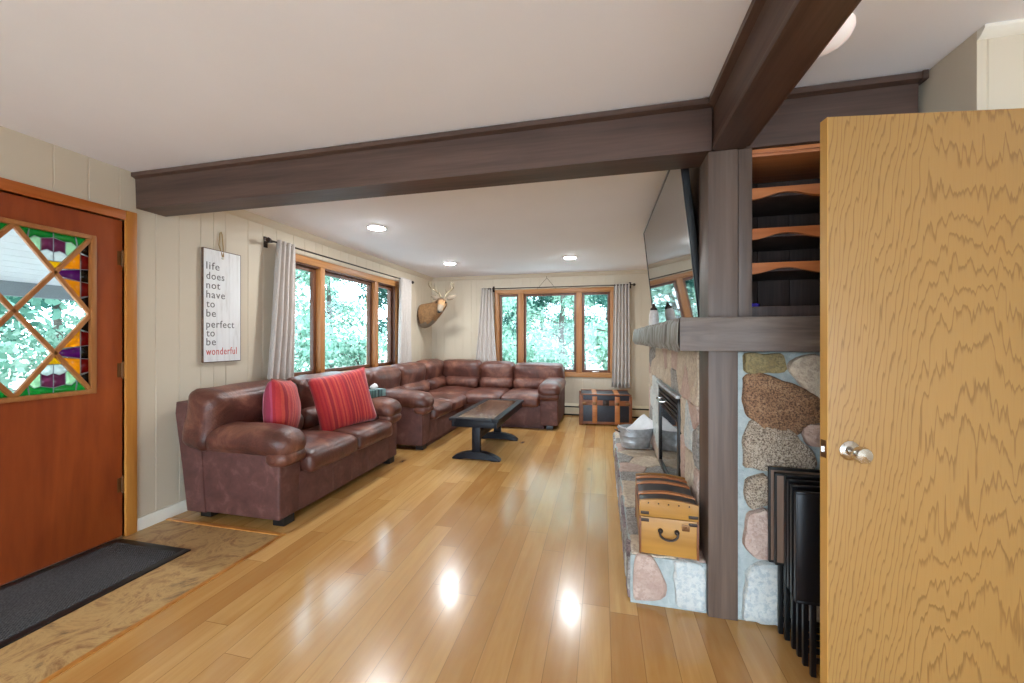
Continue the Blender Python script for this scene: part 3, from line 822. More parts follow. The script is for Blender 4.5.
def rubble(m, u0, u1, v0, v1, O, U, V, N, d, seed, pal, size=.2, gap=.05, skip=None, asp=1.0):
    """irregular field stones: Voronoi cells of jittered points, shrunk by the joint"""
    rnd = random.Random(seed); pts = []
    for k in range(4000):
        p = (rnd.uniform(u0, u1), rnd.uniform(v0, v1)); r = size*rnd.uniform(.55, 1.15)
        if all(math.hypot((p[0]-q[0])/asp, p[1]-q[1]) > (r+q[2])/2 for q in pts): pts.append((p[0], p[1], r))
    for i, p in enumerate(pts):
        poly = [(u0, v0), (u1, v0), (u1, v1), (u0, v1)]
        for q in pts:
            if q is p: continue
            mx, my = (p[0]+q[0])/2, (p[1]+q[1])/2; nx, ny = q[0]-p[0], q[1]-p[1]
            out = []
            for a, b in zip(poly, poly[1:]+poly[:1]):
                da = (a[0]-mx)*nx+(a[1]-my)*ny; db = (b[0]-mx)*nx+(b[1]-my)*ny
                if da <= 0: out.append(a)
                if da*db < 0: t = da/(da-db); out.append((a[0]+(b[0]-a[0])*t, a[1]+(b[1]-a[1])*t))
            poly = out
            if len(poly) < 3: break
        if len(poly) < 3: continue
        us = [a[0] for a in poly]; vs_ = [a[1] for a in poly]
        if skip and skip(min(us), max(us), min(vs_), max(vs_)): continue
        cx_, cy_ = sum(us)/len(us), sum(vs_)/len(vs_); k_ = 1-gap
        m.mi = rnd.choice(pal)
        m.stone([(cx_+(a-cx_)*k_, cy_+(b-cy_)*k_) for a, b in poly], O, U, V, N, d, seed*100+i)
IY0, IY1, IZ0, IZ1 = 2.55, 3.42, .245, .905
m = MB()
rubble(m, 2.10, 4.165, IZ1+.02, CH, (.482, 0, 0), (0, 1, 0), (0, 0, 1), (-1, 0, 0), .014, 7, [6, 2, 5, 6, 2, 6], .24, .03)
rubble(m, 2.10, IY0-.01, .24, IZ1+.02, (.482, 0, 0), (0, 1, 0), (0, 0, 1), (-1, 0, 0), .014, 8, [6, 2, 5, 6, 3, 6], .26, .03)
rubble(m, IY1+.01, 4.165, .24, IZ1+.02, (.482, 0, 0), (0, 1, 0), (0, 0, 1), (-1, 0, 0), .014, 9, [6, 2, 5, 6, 2, 3], .24, .03)
m.build('chimney_stonework', ST, fp, angle=60)
# hearth
m = MB()
m.box(.135, .482, 2.094, 4.45, .001, .228); m.box(.135, .472, 1.945, 2.094, .001, .228)
m.build('hearth_mortar', 'mortar', fp)
m = MB()
m.mi = 2; m.stone([(.160,.236),(.236,.236),(.267,.182),(.302,.102),(.289,.044),(.222,.024),(.15,.018),(.146,.068)], (0, 1.945, 0), (1, 0, 0), (0, 0, 1), (0, -1, 0), .018, 301)
m.mi = 3; m.stone([(.324,.227),(.398,.236),(.454,.23),(.466,.18),(.466,.015),(.338,.019),(.333,.121)], (0, 1.945, 0), (1, 0, 0), (0, 0, 1), (0, -1, 0), .018, 302)
rubble(m, 1.95, 4.45, .006, .226, (.135, 0, 0), (0, 1, 0), (0, 0, 1), (-1, 0, 0), .014, 11, [7, 5, 7, 2, 4, 5, 3], .12, .07)
rubble(m, 1.95, 4.45, .138, .478, (0, 0, .228), (0, 1, 0), (1, 0, 0), (0, 0, 1), .009, 13, [5, 6, 5, 2, 5, 6], .26, .03)
m.build('hearth_stonework', ST, fp, angle=60)
# mantel: an L of heavy timber around the corner
m = MB()
m.prism([(.335, 1.82), (1.284, 1.82), (1.284, 1.919), (.472, 1.919), (.472, 2.095), (.482, 2.095), (.482, 4.31), (.335, 4.31)], (0, 0, 1.218), (1, 0, 0), (0, 1, 0), (0, 0, 1), .148, .006)
mt = m.build('mantel', 'mantel', fp)
m = MB()   # split, uneven outer edge of the long arm
n = 60
vs = [[None]*4 for _ in range(n+1)]
rnd = random.Random(5)
for i in range(n+1):
    y = 1.822+(4.308-1.822)*i/n
    for j, (dx, z) in enumerate(((.004, 1.214), (-.012, 1.25), (-.008, 1.34), (.006, 1.3665))):
        vs[i][j] = m.bm.verts.new((.335+dx+rnd.uniform(-.006, .004), y, z+rnd.uniform(-.004, .004)))
for i in range(n):
    for j in range(3): m.bm.faces.new((vs[i][j], vs[i+1][j], vs[i+1][j+1], vs[i][j+1]))
m.build('split_edge', 'mantel_bark', mt)
# insert
m = MB(); xi = .46
m.box(xi, .49, IY0, IY0+.05, IZ0, IZ1, .004); m.box(xi, .49, IY1-.05, IY1, IZ0, IZ1, .004)
m.box(xi, .49, IY0, IY1, IZ1-.04, IZ1, .004); m.box(xi, .49, IY0, IY1, IZ0, IZ0+.035, .004)
ins = m.build('firebox_frame', 'black_metal', fp)
m = MB(); m.box(xi+.012, xi+.018, IY0+.05, IY1-.05, IZ0+.035, IZ1-.17); m.build('firebox_glass', 'fire_glass', ins)
m = MB()
for i in range(4): m.box(xi-.004, xi+.02, IY0+.05, IY1-.05, IZ1-.16+i*.03, IZ1-.142+i*.03, .003)
m.build('vent_louvre', 'black_metal', ins)
m = MB(); m.box(xi-.018, xi+.01, IY0-.01, IY1+.01, IZ1-.004, IZ1+.016, .004); m.build('heat_shield', 'galv', ins)
m = MB(); m.tube([(xi-.005, 3.05, .80), (xi-.035, 3.05, .80), (xi-.035, 3.25, .80), (xi-.005, 3.25, .80)], .007, 8); m.build('door_handle', 'chrome', ins)
m = MB(); m.box(.53, 1.284, 2.34, 4.17, CH+.003, H-.003)
m.build('upper_chimney_panel', 'beam_z', fp)

# bookcase above the mantel
bk = thing('bookcase', 'dark built-in bookcase with scalloped orange pine shelves above the mantel', 'bookcase', (.94, 2.1, 1.369))
m = MB(); m.box(.599, .655, 1.923, 1.945, 1.369, 2.125, .003); m.box(.637, .655, 1.945, 2.3, 1.369, 2.125)
m.build('side_panel', 'beam_z', bk)
m = MB(); m.box(1.255, 1.286, 1.923, 2.3, 1.369, 2.125); m.build('side_panel', 'beam_z', bk)
for i in range(4):
    m = MB(); m.box(.656+i*.15, .656+i*.15+.1475, 2.29, 2.305, 1.369, 2.125, .002); m.build('back_board', 'dark_wood', bk)
m = MB(); m.box(.656, 1.254, 1.95, 2.289, 1.369, 1.418, .003); m.build('bottom_board', 'dark_wood', bk)
for z, top in ((1.905, 0), (1.722, 0), (1.566, 0)):
    m = MB(); m.box(.656, 1.254, 1.975, 2.288, z+.012, z+.03, .002)
    sh = m.build('shelf', 'dark_wood', bk)
    m = MB(); pl = [(.656, .05)]
    pl += [(1.254, .05)]
    for k in range(31):
        t = 1-k/30; u = .656+.598*t
        s_ = t*2 % 1
        pl.append((u, -.002+.028*(.5-.5*math.cos(2*PI*((t*2) % 1)))))
    m.prism(pl, (0, 1.955, z), (1, 0, 0), (0, 0, 1), (0, 1, 0), .019, .002)
    m.build('scalloped_edge', 'shelf_wood', sh)
m = MB(); m.box(.656, 1.254, 1.95, 2.288, 2.094, 2.124, .003); m.box(.656, 1.254, 1.94, 1.949, 2.106, 2.124, .002)
m.build('top_board', 'shelf_wood', bk)
m = MB(); m.lathe([(0, 0), (.018, 0), (.026, .008), (.028, .016), (.02, .022), (.0215, .018), (.022, .012), (.012, .004), (0, .004)], (.705, 2.06, 1.4185), 20)
tag(centre(m.build('votive_dish', 'purple')), 'small violet glass dish on the lowest shelf of the bookcase', 'dish')

# ------------------------------------------------------------------ television
tv = thing('television', 'large flat black television tilted over the mantel', 'television', (.45, 3.0, 1.37))
def tvm():
    th = math.atan2(.095, .87)
    # local frame: origin bottom centre; a along +Y, up tilted toward the room
    base = Vector((.485, 3.0, 1.378)); up = Vector((-math.sin(th), 0, math.cos(th))); n = Vector((-math.cos(th), 0, -math.sin(th)))
    Wd, Hh = 1.72, .90
    m = MB(); m.prism([(-Wd/2, 0), (Wd/2, 0), (Wd/2, Hh), (-Wd/2, Hh)], base-n*.035, (0, 1, 0), up, n, .03, .003)
    case = m.build('tv_case', 'black_metal', tv)
    m = MB(); b = .009
    for q in ([(-Wd/2, 0), (Wd/2, 0), (Wd/2, b), (-Wd/2, b)], [(-Wd/2, Hh-b), (Wd/2, Hh-b), (Wd/2, Hh), (-Wd/2, Hh)], [(-Wd/2, b), (-Wd/2+b, b), (-Wd/2+b, Hh-b), (-Wd/2, Hh-b)], [(Wd/2-b, b), (Wd/2, b), (Wd/2, Hh-b), (Wd/2-b, Hh-b)]):
        m.prism(q, base-n*.0048, (0, 1, 0), up, n, .008)
    m.build('bezel', 'black_metal', case)
    m = MB(); m.prism([(-Wd/2+b, b), (Wd/2-b, b), (Wd/2-b, Hh-b), (-Wd/2+b, Hh-b)], base-n*.0046, (0, 1, 0), up, n, .004)
    m.build('screen', 'screen', tv)
    m = MB(); m.box(.5, .528, 2.65, 3.35, 1.6, 1.64); m.box(.48, .528, 2.65, 3.35, 1.98, 2.02)
    for y in (2.75, 3.25): m.tube([(.526, y, 1.98), (.46, y, 2.02), (.445, y, 1.95)], .012, 8)
    m.build('wall_mount', 'black_metal', tv)
tvm()
cd = thing('candle_jar', 'white jar candle with a dark lid at the far end of the mantel', 'candle', (.415, 3.34, 1.3665))
m = MB(); m.lathe([(0, 0), (.05, 0), (.058, .006), (.055, .01), (.0, .01)], (.415, 3.34, 1.3665), 24); m.build('dish', 'teal_tin', cd)
m = MB(); m.lathe([(0, .0105), (.036, .0105), (.04, .02), (.037, .1), (.028, .135), (.0, .135)], (.415, 3.34, 1.3665), 24); m.build('jar', 'candle', cd)
m = MB(); m.lathe([(0, .1355), (.027, .1355), (.028, .15), (.012, .165), (.008, .19), (0, .192)], (.415, 3.34, 1.3665), 20); m.build('lid', 'bronze', cd)

# ------------------------------------------------------------------ oak door standing open
def oak_door():
    d = thing('door_2', 'golden oak slab door standing open beside the fireplace', 'door', (.752, 1.528, 0), math.atan2(.086, .597), kind='structure')
    W, Hd, th = .78, 2.03, .036
    m = MB(); m.box(.0015, W, 0, th, .012, Hd, .0015); m.build('slab', 'oak', d, world=False)
    m = MB(); m.box(-.0015, .0014, .0005, th-.0005, .012, Hd); m.build('edge_band', 'oak_edge', d, world=False)
    kz = .893; kx = .068
    k = MB(); Mk = X(T((kx, 0, kz)), Rx(90, 'X'))
    k.lathe([(0, 0), (.032, 0), (.033, .004), (.026, .01), (.014, .013), (0, .013)], n=28, M4=Mk)
    k.lathe([(.011, .012), (.011, .03), (.016, .036), (.026, .044), (.0275, .056), (.024, .066), (.0, .069)], n=28, M4=Mk)
    kb = k.build('door_knob', 'chrome', d, world=False)
    k = MB(); Mk = X(T((kx, th, kz)), Rx(-90, 'X'))
    k.lathe([(0, 0), (.032, 0), (.033, .004), (.026, .01), (.011, .013), (.011, .03), (.026, .044), (.0275, .056), (.024, .066), (.0, .069)], n=28, M4=Mk)
    k.build('door_knob', 'chrome', d, world=False)
    k = MB(); k.box(-.003, -.0014, .006, th-.006, kz-.03, kz+.03, .0005); lp = k.build('latch_plate', 'brass', d, world=False)
    k = MB(); k.prism([(.011, 0), (.026, 0), (.026, .004), (.013, .011)], (-.002, 0, kz-.009), (0, 1, 0), (-1, 0, 0), (0, 0, 1), .018); k.build('latch_bolt', 'chrome', lp, world=False)
    for z in (.25, 1.0, 1.78):
        k = MB(); k.tube([(W+.006, -.003, z-.045), (W+.006, -.003, z+.045)], .007, 8); k.build('hinge', 'brass', d, world=False)
oak_door()
m = MB(); m.box(1.54, 1.60, 1.68, 1.699, 0, 2.09, .003)
struct('trim_4', m, 'casing_z', label='oak casing strip at the hinges of the open oak door', cat='trim')

# folding tray tables stacked between stone and door
def tray(name, label, x, y, panel, frame, z0=.268, z1=.714, w=.36, lean=0, legs=True, legx=0.0):
    t = thing(name, label, 'tray table', (x, y, 0), 0, 'tray tables folded beside the oak door')
    m = MB(); m.box(-.035, w, -.006, .006, z0, z1, .004); m.build('tray_top', panel, t, world=False)
    m = MB(); m.box(-.04, -.034, -.009, .009, z0-.004, z1+.004, .002); m.box(-.04, w+.004, -.009, .009, z1-.006, z1+.004, .002); m.box(-.04, w+.004, -.009, .009, z0-.004, z0+.006, .002)
    m.build('tray_rim', frame, t, world=False)
    if legs:
        for dx in (legx, .29):
            m = MB(); m.box(dx-.002, dx+.016, -.005, .010, .001, z0-.005, .002); m.build('leg', frame, t, world=False)
        m = MB(); m.box(legx+.017, .287, -.002, .006, .05, .07, .002); m.build('stretcher', frame, t, world=False)
    return t
ws = ['black folding tray table closest to the fieldstones', 'second black folding tray table out from the fieldstones',
      'third black folding tray table out from the fieldstones', 'black folding tray table closest to the open oak door']
for i, (y, x) in enumerate(((1.806, .775), (1.766, .769), (1.722, .762), (1.672, .754))):
    tray('tray_table', ws[i], x, y, 'tray_black', 'tray_black', .268+.003*i, .708-.006*i, legx=(-.012, -.004, .003, .014)[i])
tray('tray_table', 'brown folding tray table leaning against the fieldstones', .745, 1.885, 'tray_wood', 'black_metal', .31, .712)
tray('tray_table', 'brown folding tray table behind the black ones', .755, 1.850, 'tray_wood', 'black_metal', .32, .700)

# ------------------------------------------------------------------ sofas
def seat_frame(X0, Y0):        # u along +Y, d out from the wall
    return Matrix(((0, 1, 0, X0), (1, 0, 0, Y0), (0, 0, 1, 0), (0, 0, 0, 1)))
def arm(root, F, u0, u1, depth, outer, s, top=.655):
    """padded arm; outer: -1 when the low-u side is the outside"""
    uc = (u0+u1)/2
    a = MB(); a.box(u0, u1, .16, depth-.035, .056, .5, .018, F, 3)
    body = a.build('arm_panel', 'panel', root)
    p = MB()
    w = (u1-u0)+.07; off = -.012*outer*-1
    def droop(o, q):
        t = max(0, (o.y-.12)/(.36))          # nose of the arm curls down
        return Vector((o.x, o.y, o.z - .035*t*t))
    p.soft((uc, depth*.5+.085, top-.09), (w, depth-.12, .18), .085, (.0, .01, .018), 12, F, .006, s, droop)
    p.soft((uc, depth-.065, top-.19), (w-.02, .17, .11), .055, (.0, .008, .01), 8, F, .004, s+1)
    p.build('arm_pad', 'leather', root, angle=180)
def foot(root, F, u, d):
    f = MB(); f.prism([(-.045, -.045), (.045, -.045), (.045, .045), (-.045, .045)], F @ Vector((u, d, .001)), (1, 0, 0), (0, 1, 0), (0, 0, 1), .055, .003)
    f.build('foot', 'foot', root)
def seat_cushion(root, F, u0, u1, d0, d1, s, z0=.325, z1=.475):
    c = MB()
    def nose(o, q):
        t = max(0, q[1])
        return Vector((o.x, o.y, o.z-.02*t**3))
    c.soft(((u0+u1)/2, (d0+d1)/2, (z0+z1)/2), (u1-u0-.006, d1-d0, z1-z0), .048, (.006, .012, .022), 12, F, .007, s, nose)
    c.build('seat_cushion', 'leather', root, angle=180)
def back_cushion(root, F, u0, u1, s, d=.22, top=.91, tilt=11, hh=.42):
    c = MB(); G = X(F, T(((u0+u1)/2, d, top-hh/2)), Rx(-tilt, 'X'))
    c.soft((0, 0, 0), (u1-u0+.012, .25, hh), .075, (.0, .035, .012), 12, G, .009, s)
    c.build('back_cushion', 'leather', root, angle=180)
def lumbar(root, F, u0, u1, s, d=.33, z=.55, hh=.2):
    c = MB(); G = X(F, T(((u0+u1)/2, d, z)), Rx(-8, 'X'))
    c.soft((0, 0, 0), (u1-u0-.006, .22, hh), .085, (.0, .03, .0), 10, G, .008, s)
    c.build('lumbar_cushion', 'leather', root, angle=180)

def loveseat():
    X0, Y0, L = -2.955, 2.145, 1.512
    t = thing('loveseat', 'brown leather loveseat holding the two striped pillows', 'sofa', (-2.5, 2.9, 0))
    F = seat_frame(X0, Y0)
    b = MB(); b.box(.17, L-.17, .2, .875, .056, .33, .012, F)
    b.build('base', 'panel', t)
    for u in (.52, .755, .99):
        s = MB(); s.tube([F @ Vector((u, .877, .07)), F @ Vector((u, .877, .31))], .003, 6); s.build('base_seam', 'leather', t)
    k = MB(); k.prism([(.1, .056), (.26, .056), (.2, .82), (.002, .82), (.0, .74)], F @ Vector((-.012, 0, 0)), F.to_3x3() @ Vector((0, 1, 0)), (0, 0, 1), F.to_3x3() @ Vector((1, 0, 0)), L+.024, .012)
    k.build('back_frame', 'panel', t)
    arm(t, F, 0, .19, .905, 1, 3); arm(t, F, L-.19, L, .905, -1, 9)
    mid = L/2
    seat_cushion(t, F, .195, mid, .3, .955, 21); seat_cushion(t, F, mid, L-.195, .3, .955, 25)
    back_cushion(t, F, -.05, mid, 31); back_cushion(t, F, mid, L+.03, 35)
    lumbar(t, F, .23, mid, 41); lumbar(t, F, mid, L-.23, 45)
    for u in (.09, L-.09):
        for d in (.2, .82): foot(t, F, u, d)
loveseat()

def sectional():
    X0, Y0 = -2.955, 4.0
    t = thing('sectional_sofa', 'brown leather corner sectional sofa under the two windows', 'sofa', (-2.0, 5.4, 0))
    F = seat_frame(X0, Y0)
    YBk = 6.385
    LU = YBk - Y0
    # run along the west wall
    b = MB(); b.box(.2, LU-.05, .2, .985, .045, .33, .012, F); b.box(.2, LU-.05, .2, .95, .001, .05, 0, F)
    G = Matrix(((1, 0, 0, -2.95), (0, -1, 0, YBk), (0, 0, 1, 0), (0, 0, 0, 1)))      # run along the north wall: u along +X, d toward the room
    LX = -.59+2.95
    b.box(.8, LX-.2, .2, 1.04, .045, .33, .012, G); b.box(.8, LX-.2, .2, 1.0, .001, .05, 0, G)
    b.build('base', 'panel', t)
    k = MB()
    k.prism([(.1, .05), (.26, .05), (.2, .8), (.004, .8), (.0, .72)], F @ Vector((.0, 0, 0)), F.to_3x3() @ Vector((0, 1, 0)), (0, 0, 1), F.to_3x3() @ Vector((1, 0, 0)), LU-.01, .012)
    k.prism([(.06, .05), (.26, .05), (.2, .8), (.004, .8), (.0, .72)], G @ Vector((.2, 0, 0)), G.to_3x3() @ Vector((0, 1, 0)), (0, 0, 1), G.to_3x3() @ Vector((1, 0, 0)), LX-.2, .012)
    k.build('back_frame', 'panel', t)
    arm(t, F, 0, .21, 1.02, 1, 51); 
    arm(t, G, LX-.25, LX, 1.09, -1, 57)
    for i, (u0, u1) in enumerate(((.215, .75), (.75, 1.31))): seat_cushion(t, F, u0, u1, .3, 1.06, 61+i*3)
    seat_cushion(t, F, 1.31, LU-.25, .3, .98, 69)
    for i, (u0, u1) in enumerate(((.96, 1.54), (1.54, LX-.255))): seat_cushion(t, G, u0, u1, .3, 1.1, 73+i*3)
    for i, (u0, u1) in enumerate(((.0, .69), (.69, 1.44), (1.44, 2.14))):
        back_cushion(t, F, u0, u1, 81+i*3, top=.895+.012*i); lumbar(t, F, max(u0, .23), u1, 91+i*3)
    for i, (u0, u1) in enumerate(((.3, 1.0), (1.0, 1.565), (1.565, LX))):
        back_cushion(t, G, u0, u1, 101+i*3, top=(.9, .88, .865)[i]); lumbar(t, G, u0 if i else .4, min(u1, LX-.26), 111+i*3)
    for u, d in ((.09, .2), (.09, .93)): foot(t, F, u, d)
    for u, d in ((LX-.12, .2), (LX-.12, .99)): foot(t, G, u, d)
sectional()

# pillows
def pillow(name, label, loc, rz, tilt, roll, w, h, th, mat, mat2=None, edge=None):
    m = MB(); n = 14
    G = X(T(loc), Rx(rz, 'Z'), Rx(tilt, 'X'), Rx(roll, 'Y'))
    grid = {}
    for sd in (1, -1):
        for i in range(n+1):
            for j in range(n+1):
                a, b = -1+2*i/n, -1+2*j/n
                e = (1-a*a)*(1-b*b)
                y = sd*th/2*(max(e, 0)**.42)
                k = 1-.06*(1-abs(a)**2)*abs(b)**3; l = 1-.06*(1-abs(b)**2)*abs(a)**3
                p = Vector((a*w/2*l, y + .006*mnoise.noise(Vector((a*3, b*3, sd*2+loc[1]))), b*h/2*k))
                if i in (0, n) or j in (0, n):
                    p.y = 0
                    if (i, j) not in grid: grid[(i, j)] = m.bm.verts.new(p)
                    grid[(i, j, sd)] = grid[(i, j)]
                else: grid[(i, j, sd)] = m.bm.verts.new(p)
        m.mi = 0 if sd == -1 or not mat2 else 1
        f0 = len(m.bm.faces)
        for i in range(n):
            for j in range(n):
                m.bm.faces.new((grid[(i, j, sd)], grid[(i+1, j, sd)], grid[(i+1, j+1, sd)], grid[(i, j+1, sd)]))
        m._new(f0)
    o = m.build(name, [mat]+([mat2] if mat2 else []), angle=180)
    o.matrix_world = G
    return tag(o, label, 'pillow')
pillow('throw_pillow', 'red striped square pillow standing near the middle of the loveseat', (-2.30, 3.10, .705), 64, -14, -8, .56, .53, .18, 'pillow_red')
pillow('throw_pillow', 'red striped pillow, one side tinted pink for window light, wedged behind the near arm of the loveseat', (-2.46, 2.56, .72), 116, -4, 8, .42, .46, .23, 'pillow_red', 'pillow_window_tint')  # second side coloured pink in place of window light on the cloth

# tissue box on the loveseat arm
tb = thing('tissue_box', 'teal patterned tissue box on the far arm of the loveseat', 'tissue box', (-2.30, 3.57, .668), R(76))
m = MB(); m.box(-.11, .11, -.055, .055, 0, .075, .004); m.build('carton', 'tissue_box', tb, world=False)
m = MB(); rnd = random.Random(2)
c0 = []
for j in range(10):
    a = 2*PI*j/10; c0.append([m.bm.verts.new((math.cos(a)*r_*(1+.3*rnd.random()), math.sin(a)*r_*.6, z_+rnd.uniform(-.006, .006))) for r_, z_ in ((.03, .0755), (.045, .1), (.03, .125))])
tp = m.bm.verts.new((.01, 0, .14))
for j in range(10):
    a, b = c0[j], c0[(j+1) % 10]
    m.bm.faces.new((a[0], b[0], b[1], a[1])); m.bm.faces.new((a[1], b[1], b[2], a[2])); m.bm.faces.new((a[2], b[2], tp))
m.build('tissue', 'paper', tb, world=False)

# ------------------------------------------------------------------ coffee table
def coffee_table():
    x0, x1, y0, y1, zt = -1.545, -1.015, 3.75, 5.06, .45
    xm = (x0+x1)/2 ; t = thing('coffee_table', 'black trestle coffee table with a slatted brown top', 'table', (xm, 4.4, 0))
    b = .07
    m = MB()
    for a in ((x0, x0+b, y0, y1), (x1-b, x1, y0, y1), (x0+b, x1-b, y0, y0+b), (x0+b, x1-b, y1-b, y1)): m.box(a[0], a[1], a[2], a[3], zt-.03, zt, .004)
    m.build('top_frame', 'black_paint', t)
    m = MB(); m.box(x0+b-.002, x1-b+.002, y0+b-.002, y1-b+.002, zt-.026, zt-.003); m.build('slatted_top', 'table_slats', t)
    m = MB()
    for a in ((x0+.02, x0+.045, y0+.02, y1-.02), (x1-.045, x1-.02, y0+.02, y1-.02), (x0+.045, x1-.045, y0+.02, y0+.045), (x0+.045, x1-.045, y1-.045, y1-.02)): m.box(a[0], a[1], a[2], a[3], zt-.095, zt-.031, .003)
    m.build('apron', 'black_paint', t)
    for y in (3.86, 4.70):
        m = MB(); pl = [(-.26, 0), (-.26, .018)]
        pl += [(-.26+.52*k/16, .02+.072*math.sin(PI*k/16)**.75) for k in range(1, 16)]
        pl += [(.26, .018), (.26, 0), (.17, 0), (.12, .018), (-.12, .018), (-.17, 0)]
        m.prism(pl, (xm, y-.035, .001), (1, 0, 0), (0, 0, 1), (0, 1, 0), .07, .006)
        m.build('foot_beam', 'black_paint', t)
        m = MB(); m.box(xm-.045, xm+.045, y-.025, y+.025, .09, zt-.09, .006); m.build('trestle_post', 'black_paint', t)
        m = MB(); m.prism([(-.2, .055), (-.2, .03), (-.06, 0), (.06, 0), (.2, .03), (.2, .055)], (xm, y-.025, zt-.087), (1, 0, 0), (0, 0, 1), (0, 1, 0), .05, .004); m.build('cleat', 'black_paint', t)
    m = MB(); m.box(xm-.018, xm+.018, 3.886, 4.674, .2, .28, .004); m.build('stretcher', 'black_paint', t)
coffee_table()

# ------------------------------------------------------------------ trunks
def small_trunk():
    t = thing('trunk', 'small golden wood and black steamer trunk on the raised hearth', 'trunk', (.313, 2.13, .246), R(-2))
    w, L, h = .127, .19, .268      # half width, half length, height
    m = MB(); m.box(-w, w, -L, L, 0, .175, .006); m.build('body', 'trunk_wood', t, world=False)
    m = MB(); pr = [(-w, .178), (-w, .245)]+[(-w+2*w*k/10, .245+.014*math.sin(PI*k/10)) for k in range(1, 10)]+[(w, .245), (w, .178)]
    m.prism(pr, (0, -L+.012, 0), (1, 0, 0), (0, 0, 1), (0, 1, 0), 2*L-.024, .004); lid = m.build('lid', 'black_canvas', t, world=False)
    prO = [(u*1.03, v if v < .2 else v+.006) for u, v in pr]
    for a, b in ((-L, -L+.014), (L-.014, L)):
        e = MB(); e.prism(prO, (0, a-.001, 0), (1, 0, 0), (0, 0, 1), (0, 1, 0), b-a+.001, .003); e.build('lid_end', 'trunk_wood', lid, world=False)
    for y in (-.09, .05, .135):
        e = MB()
        pts = [(-w-.004, .246)]+[(-w+2*w*k/12, .2485+.015*math.sin(PI*k/12)) for k in range(0, 13)]+[(w+.004, .246)]
        q = pts+[(u, v-.012) for u, v in reversed(pts)]
        e.prism(q, (0, y-.013, .003), (1, 0, 0), (0, 0, 1), (0, 1, 0), .026, .002); e.build('slat', 'slat_wood', lid, world=False)
    for sx in (-1, 1):
        e = MB(); e.box(sx*w-.004, sx*w+.004, -L, L, .225, .24, .002); e.build('lid_strip', 'trunk_edge', lid, world=False)
        e = MB(); e.box(sx*w-.004, sx*w+.004, -L, L, .168, .184, .002)
        for sy in (-1, 1): e.box(sx*w-.005, sx*w+.005, sy*L-.005, sy*L+.005, 0, .17, .002)
        e.build('edge_strip', 'trunk_edge', t, world=False)
    h_ = MB(); y = -L
    h_.ball((-.036, y-.006, .118), .012); h_.ball((.036, y-.006, .118), .012)
    h_.tube([(-.036, y-.012, .118)]+[(-.04*math.cos(PI*k/8), y-.018, .112-.03*math.sin(PI*k/8)) for k in range(9)]+[(.036, y-.012, .118)], .005, 8)
    h_.build('end_handle', 'bronze', t, world=False)
    for sx in (-1, 1):
        for z in (.16, .195):
            c = MB(); c.box(sx*w-(.04 if sx > 0 else -.002), sx*w+(.002 if sx > 0 else .04), -L-.005, -L+.002, z-.007, z+.007, .002); c.build('corner_bracket', 'bronze', t, world=False)
    c = MB(); c.box(.058, .092, -L-.006, -L+.001, .128, .158, .003); c.ball((.075, -L-.007, .146), .006); c.build('latch', 'brass', t, world=False)
    for u in (-.09, -.045, 0, .045, .09):
        c = MB(); c.ball((u, -L-.002, .243), .004, sub=1); c.build('nail_head', 'bronze', t, world=False)
small_trunk()
def big_trunk():
    t = thing('trunk', 'black steamer trunk banded in brown wood below the end window', 'trunk', (.045, 6.03, 0), R(3))
    w, L, h = .355, .25, .455
    m = MB(); m.box(-w, w, -L, L, .02, .33, .004); m.build('body', 'trunk_blue', t, world=False)
    m = MB(); m.box(-w, w, -L, L, .335, h-.006, .012); lid = m.build('lid', 'trunk_blue', t, world=False)
    e = MB()
    for z in (.04, .318, .352):
        for s in (-1, 1): e.box(-w-.008, w+.008, s*L-.008, s*L+.008, z-.024, z+.016, .003); e.box(s*w-.008, s*w+.008, -L, L, z-.024, z+.016, .003)
    for s in (-1, 1):
        for q in (-1, 1): e.box(s*w-.03+(-.0), s*w+.012 if s > 0 else s*w+.03, q*L-.01, q*L+.01, .0, h-.02, .003)
    e.build('edge_band', 'trunk_edge', t, world=False)
    for x in (-.16, .16):
        s_ = MB(); s_.box(x-.035, x+.035, -L-.014, -L-.002, .03, h-.03, .004); s_.box(x-.035, x+.035, -L-.014, L+.006, h-.008, h+.006, .004)
        s_.build('wooden_slat', 'slat_wood', t, world=False)
    for s in (-1, 1):
        e = MB(); e.box(-w-.006, w+.006, s*L-.008 if s < 0 else L-.03, s*L+.03 if s < 0 else L+.008, h-.012, h+.003, .004)
        e.build('lid_edge', 'trunk_edge', lid, world=False)
    c = MB(); c.box(-.045, .045, -L-.016, -L-.001, .29, .37, .006); c.ball((0, -L-.014, .325), .016, (1, .5, 1)); c.build('hasp', 'bronze', t, world=False)
    for s in (-1, 1):
        c = MB(); c.tube([(s*(w+.008), -.07, .25), (s*(w+.03), -.06, .235), (s*(w+.03), .06, .235), (s*(w+.008), .07, .25)], .009, 8); c.build('side_handle', 'trunk_leather', t, world=False)
    for x in (-.31, -.16, .16, .31):
        c = MB(); c.box(x-.03, x+.03, -L-.018, -L-.008, .3, .34, .004); c.build('corner_plate', 'brass', t, world=False)
big_trunk()

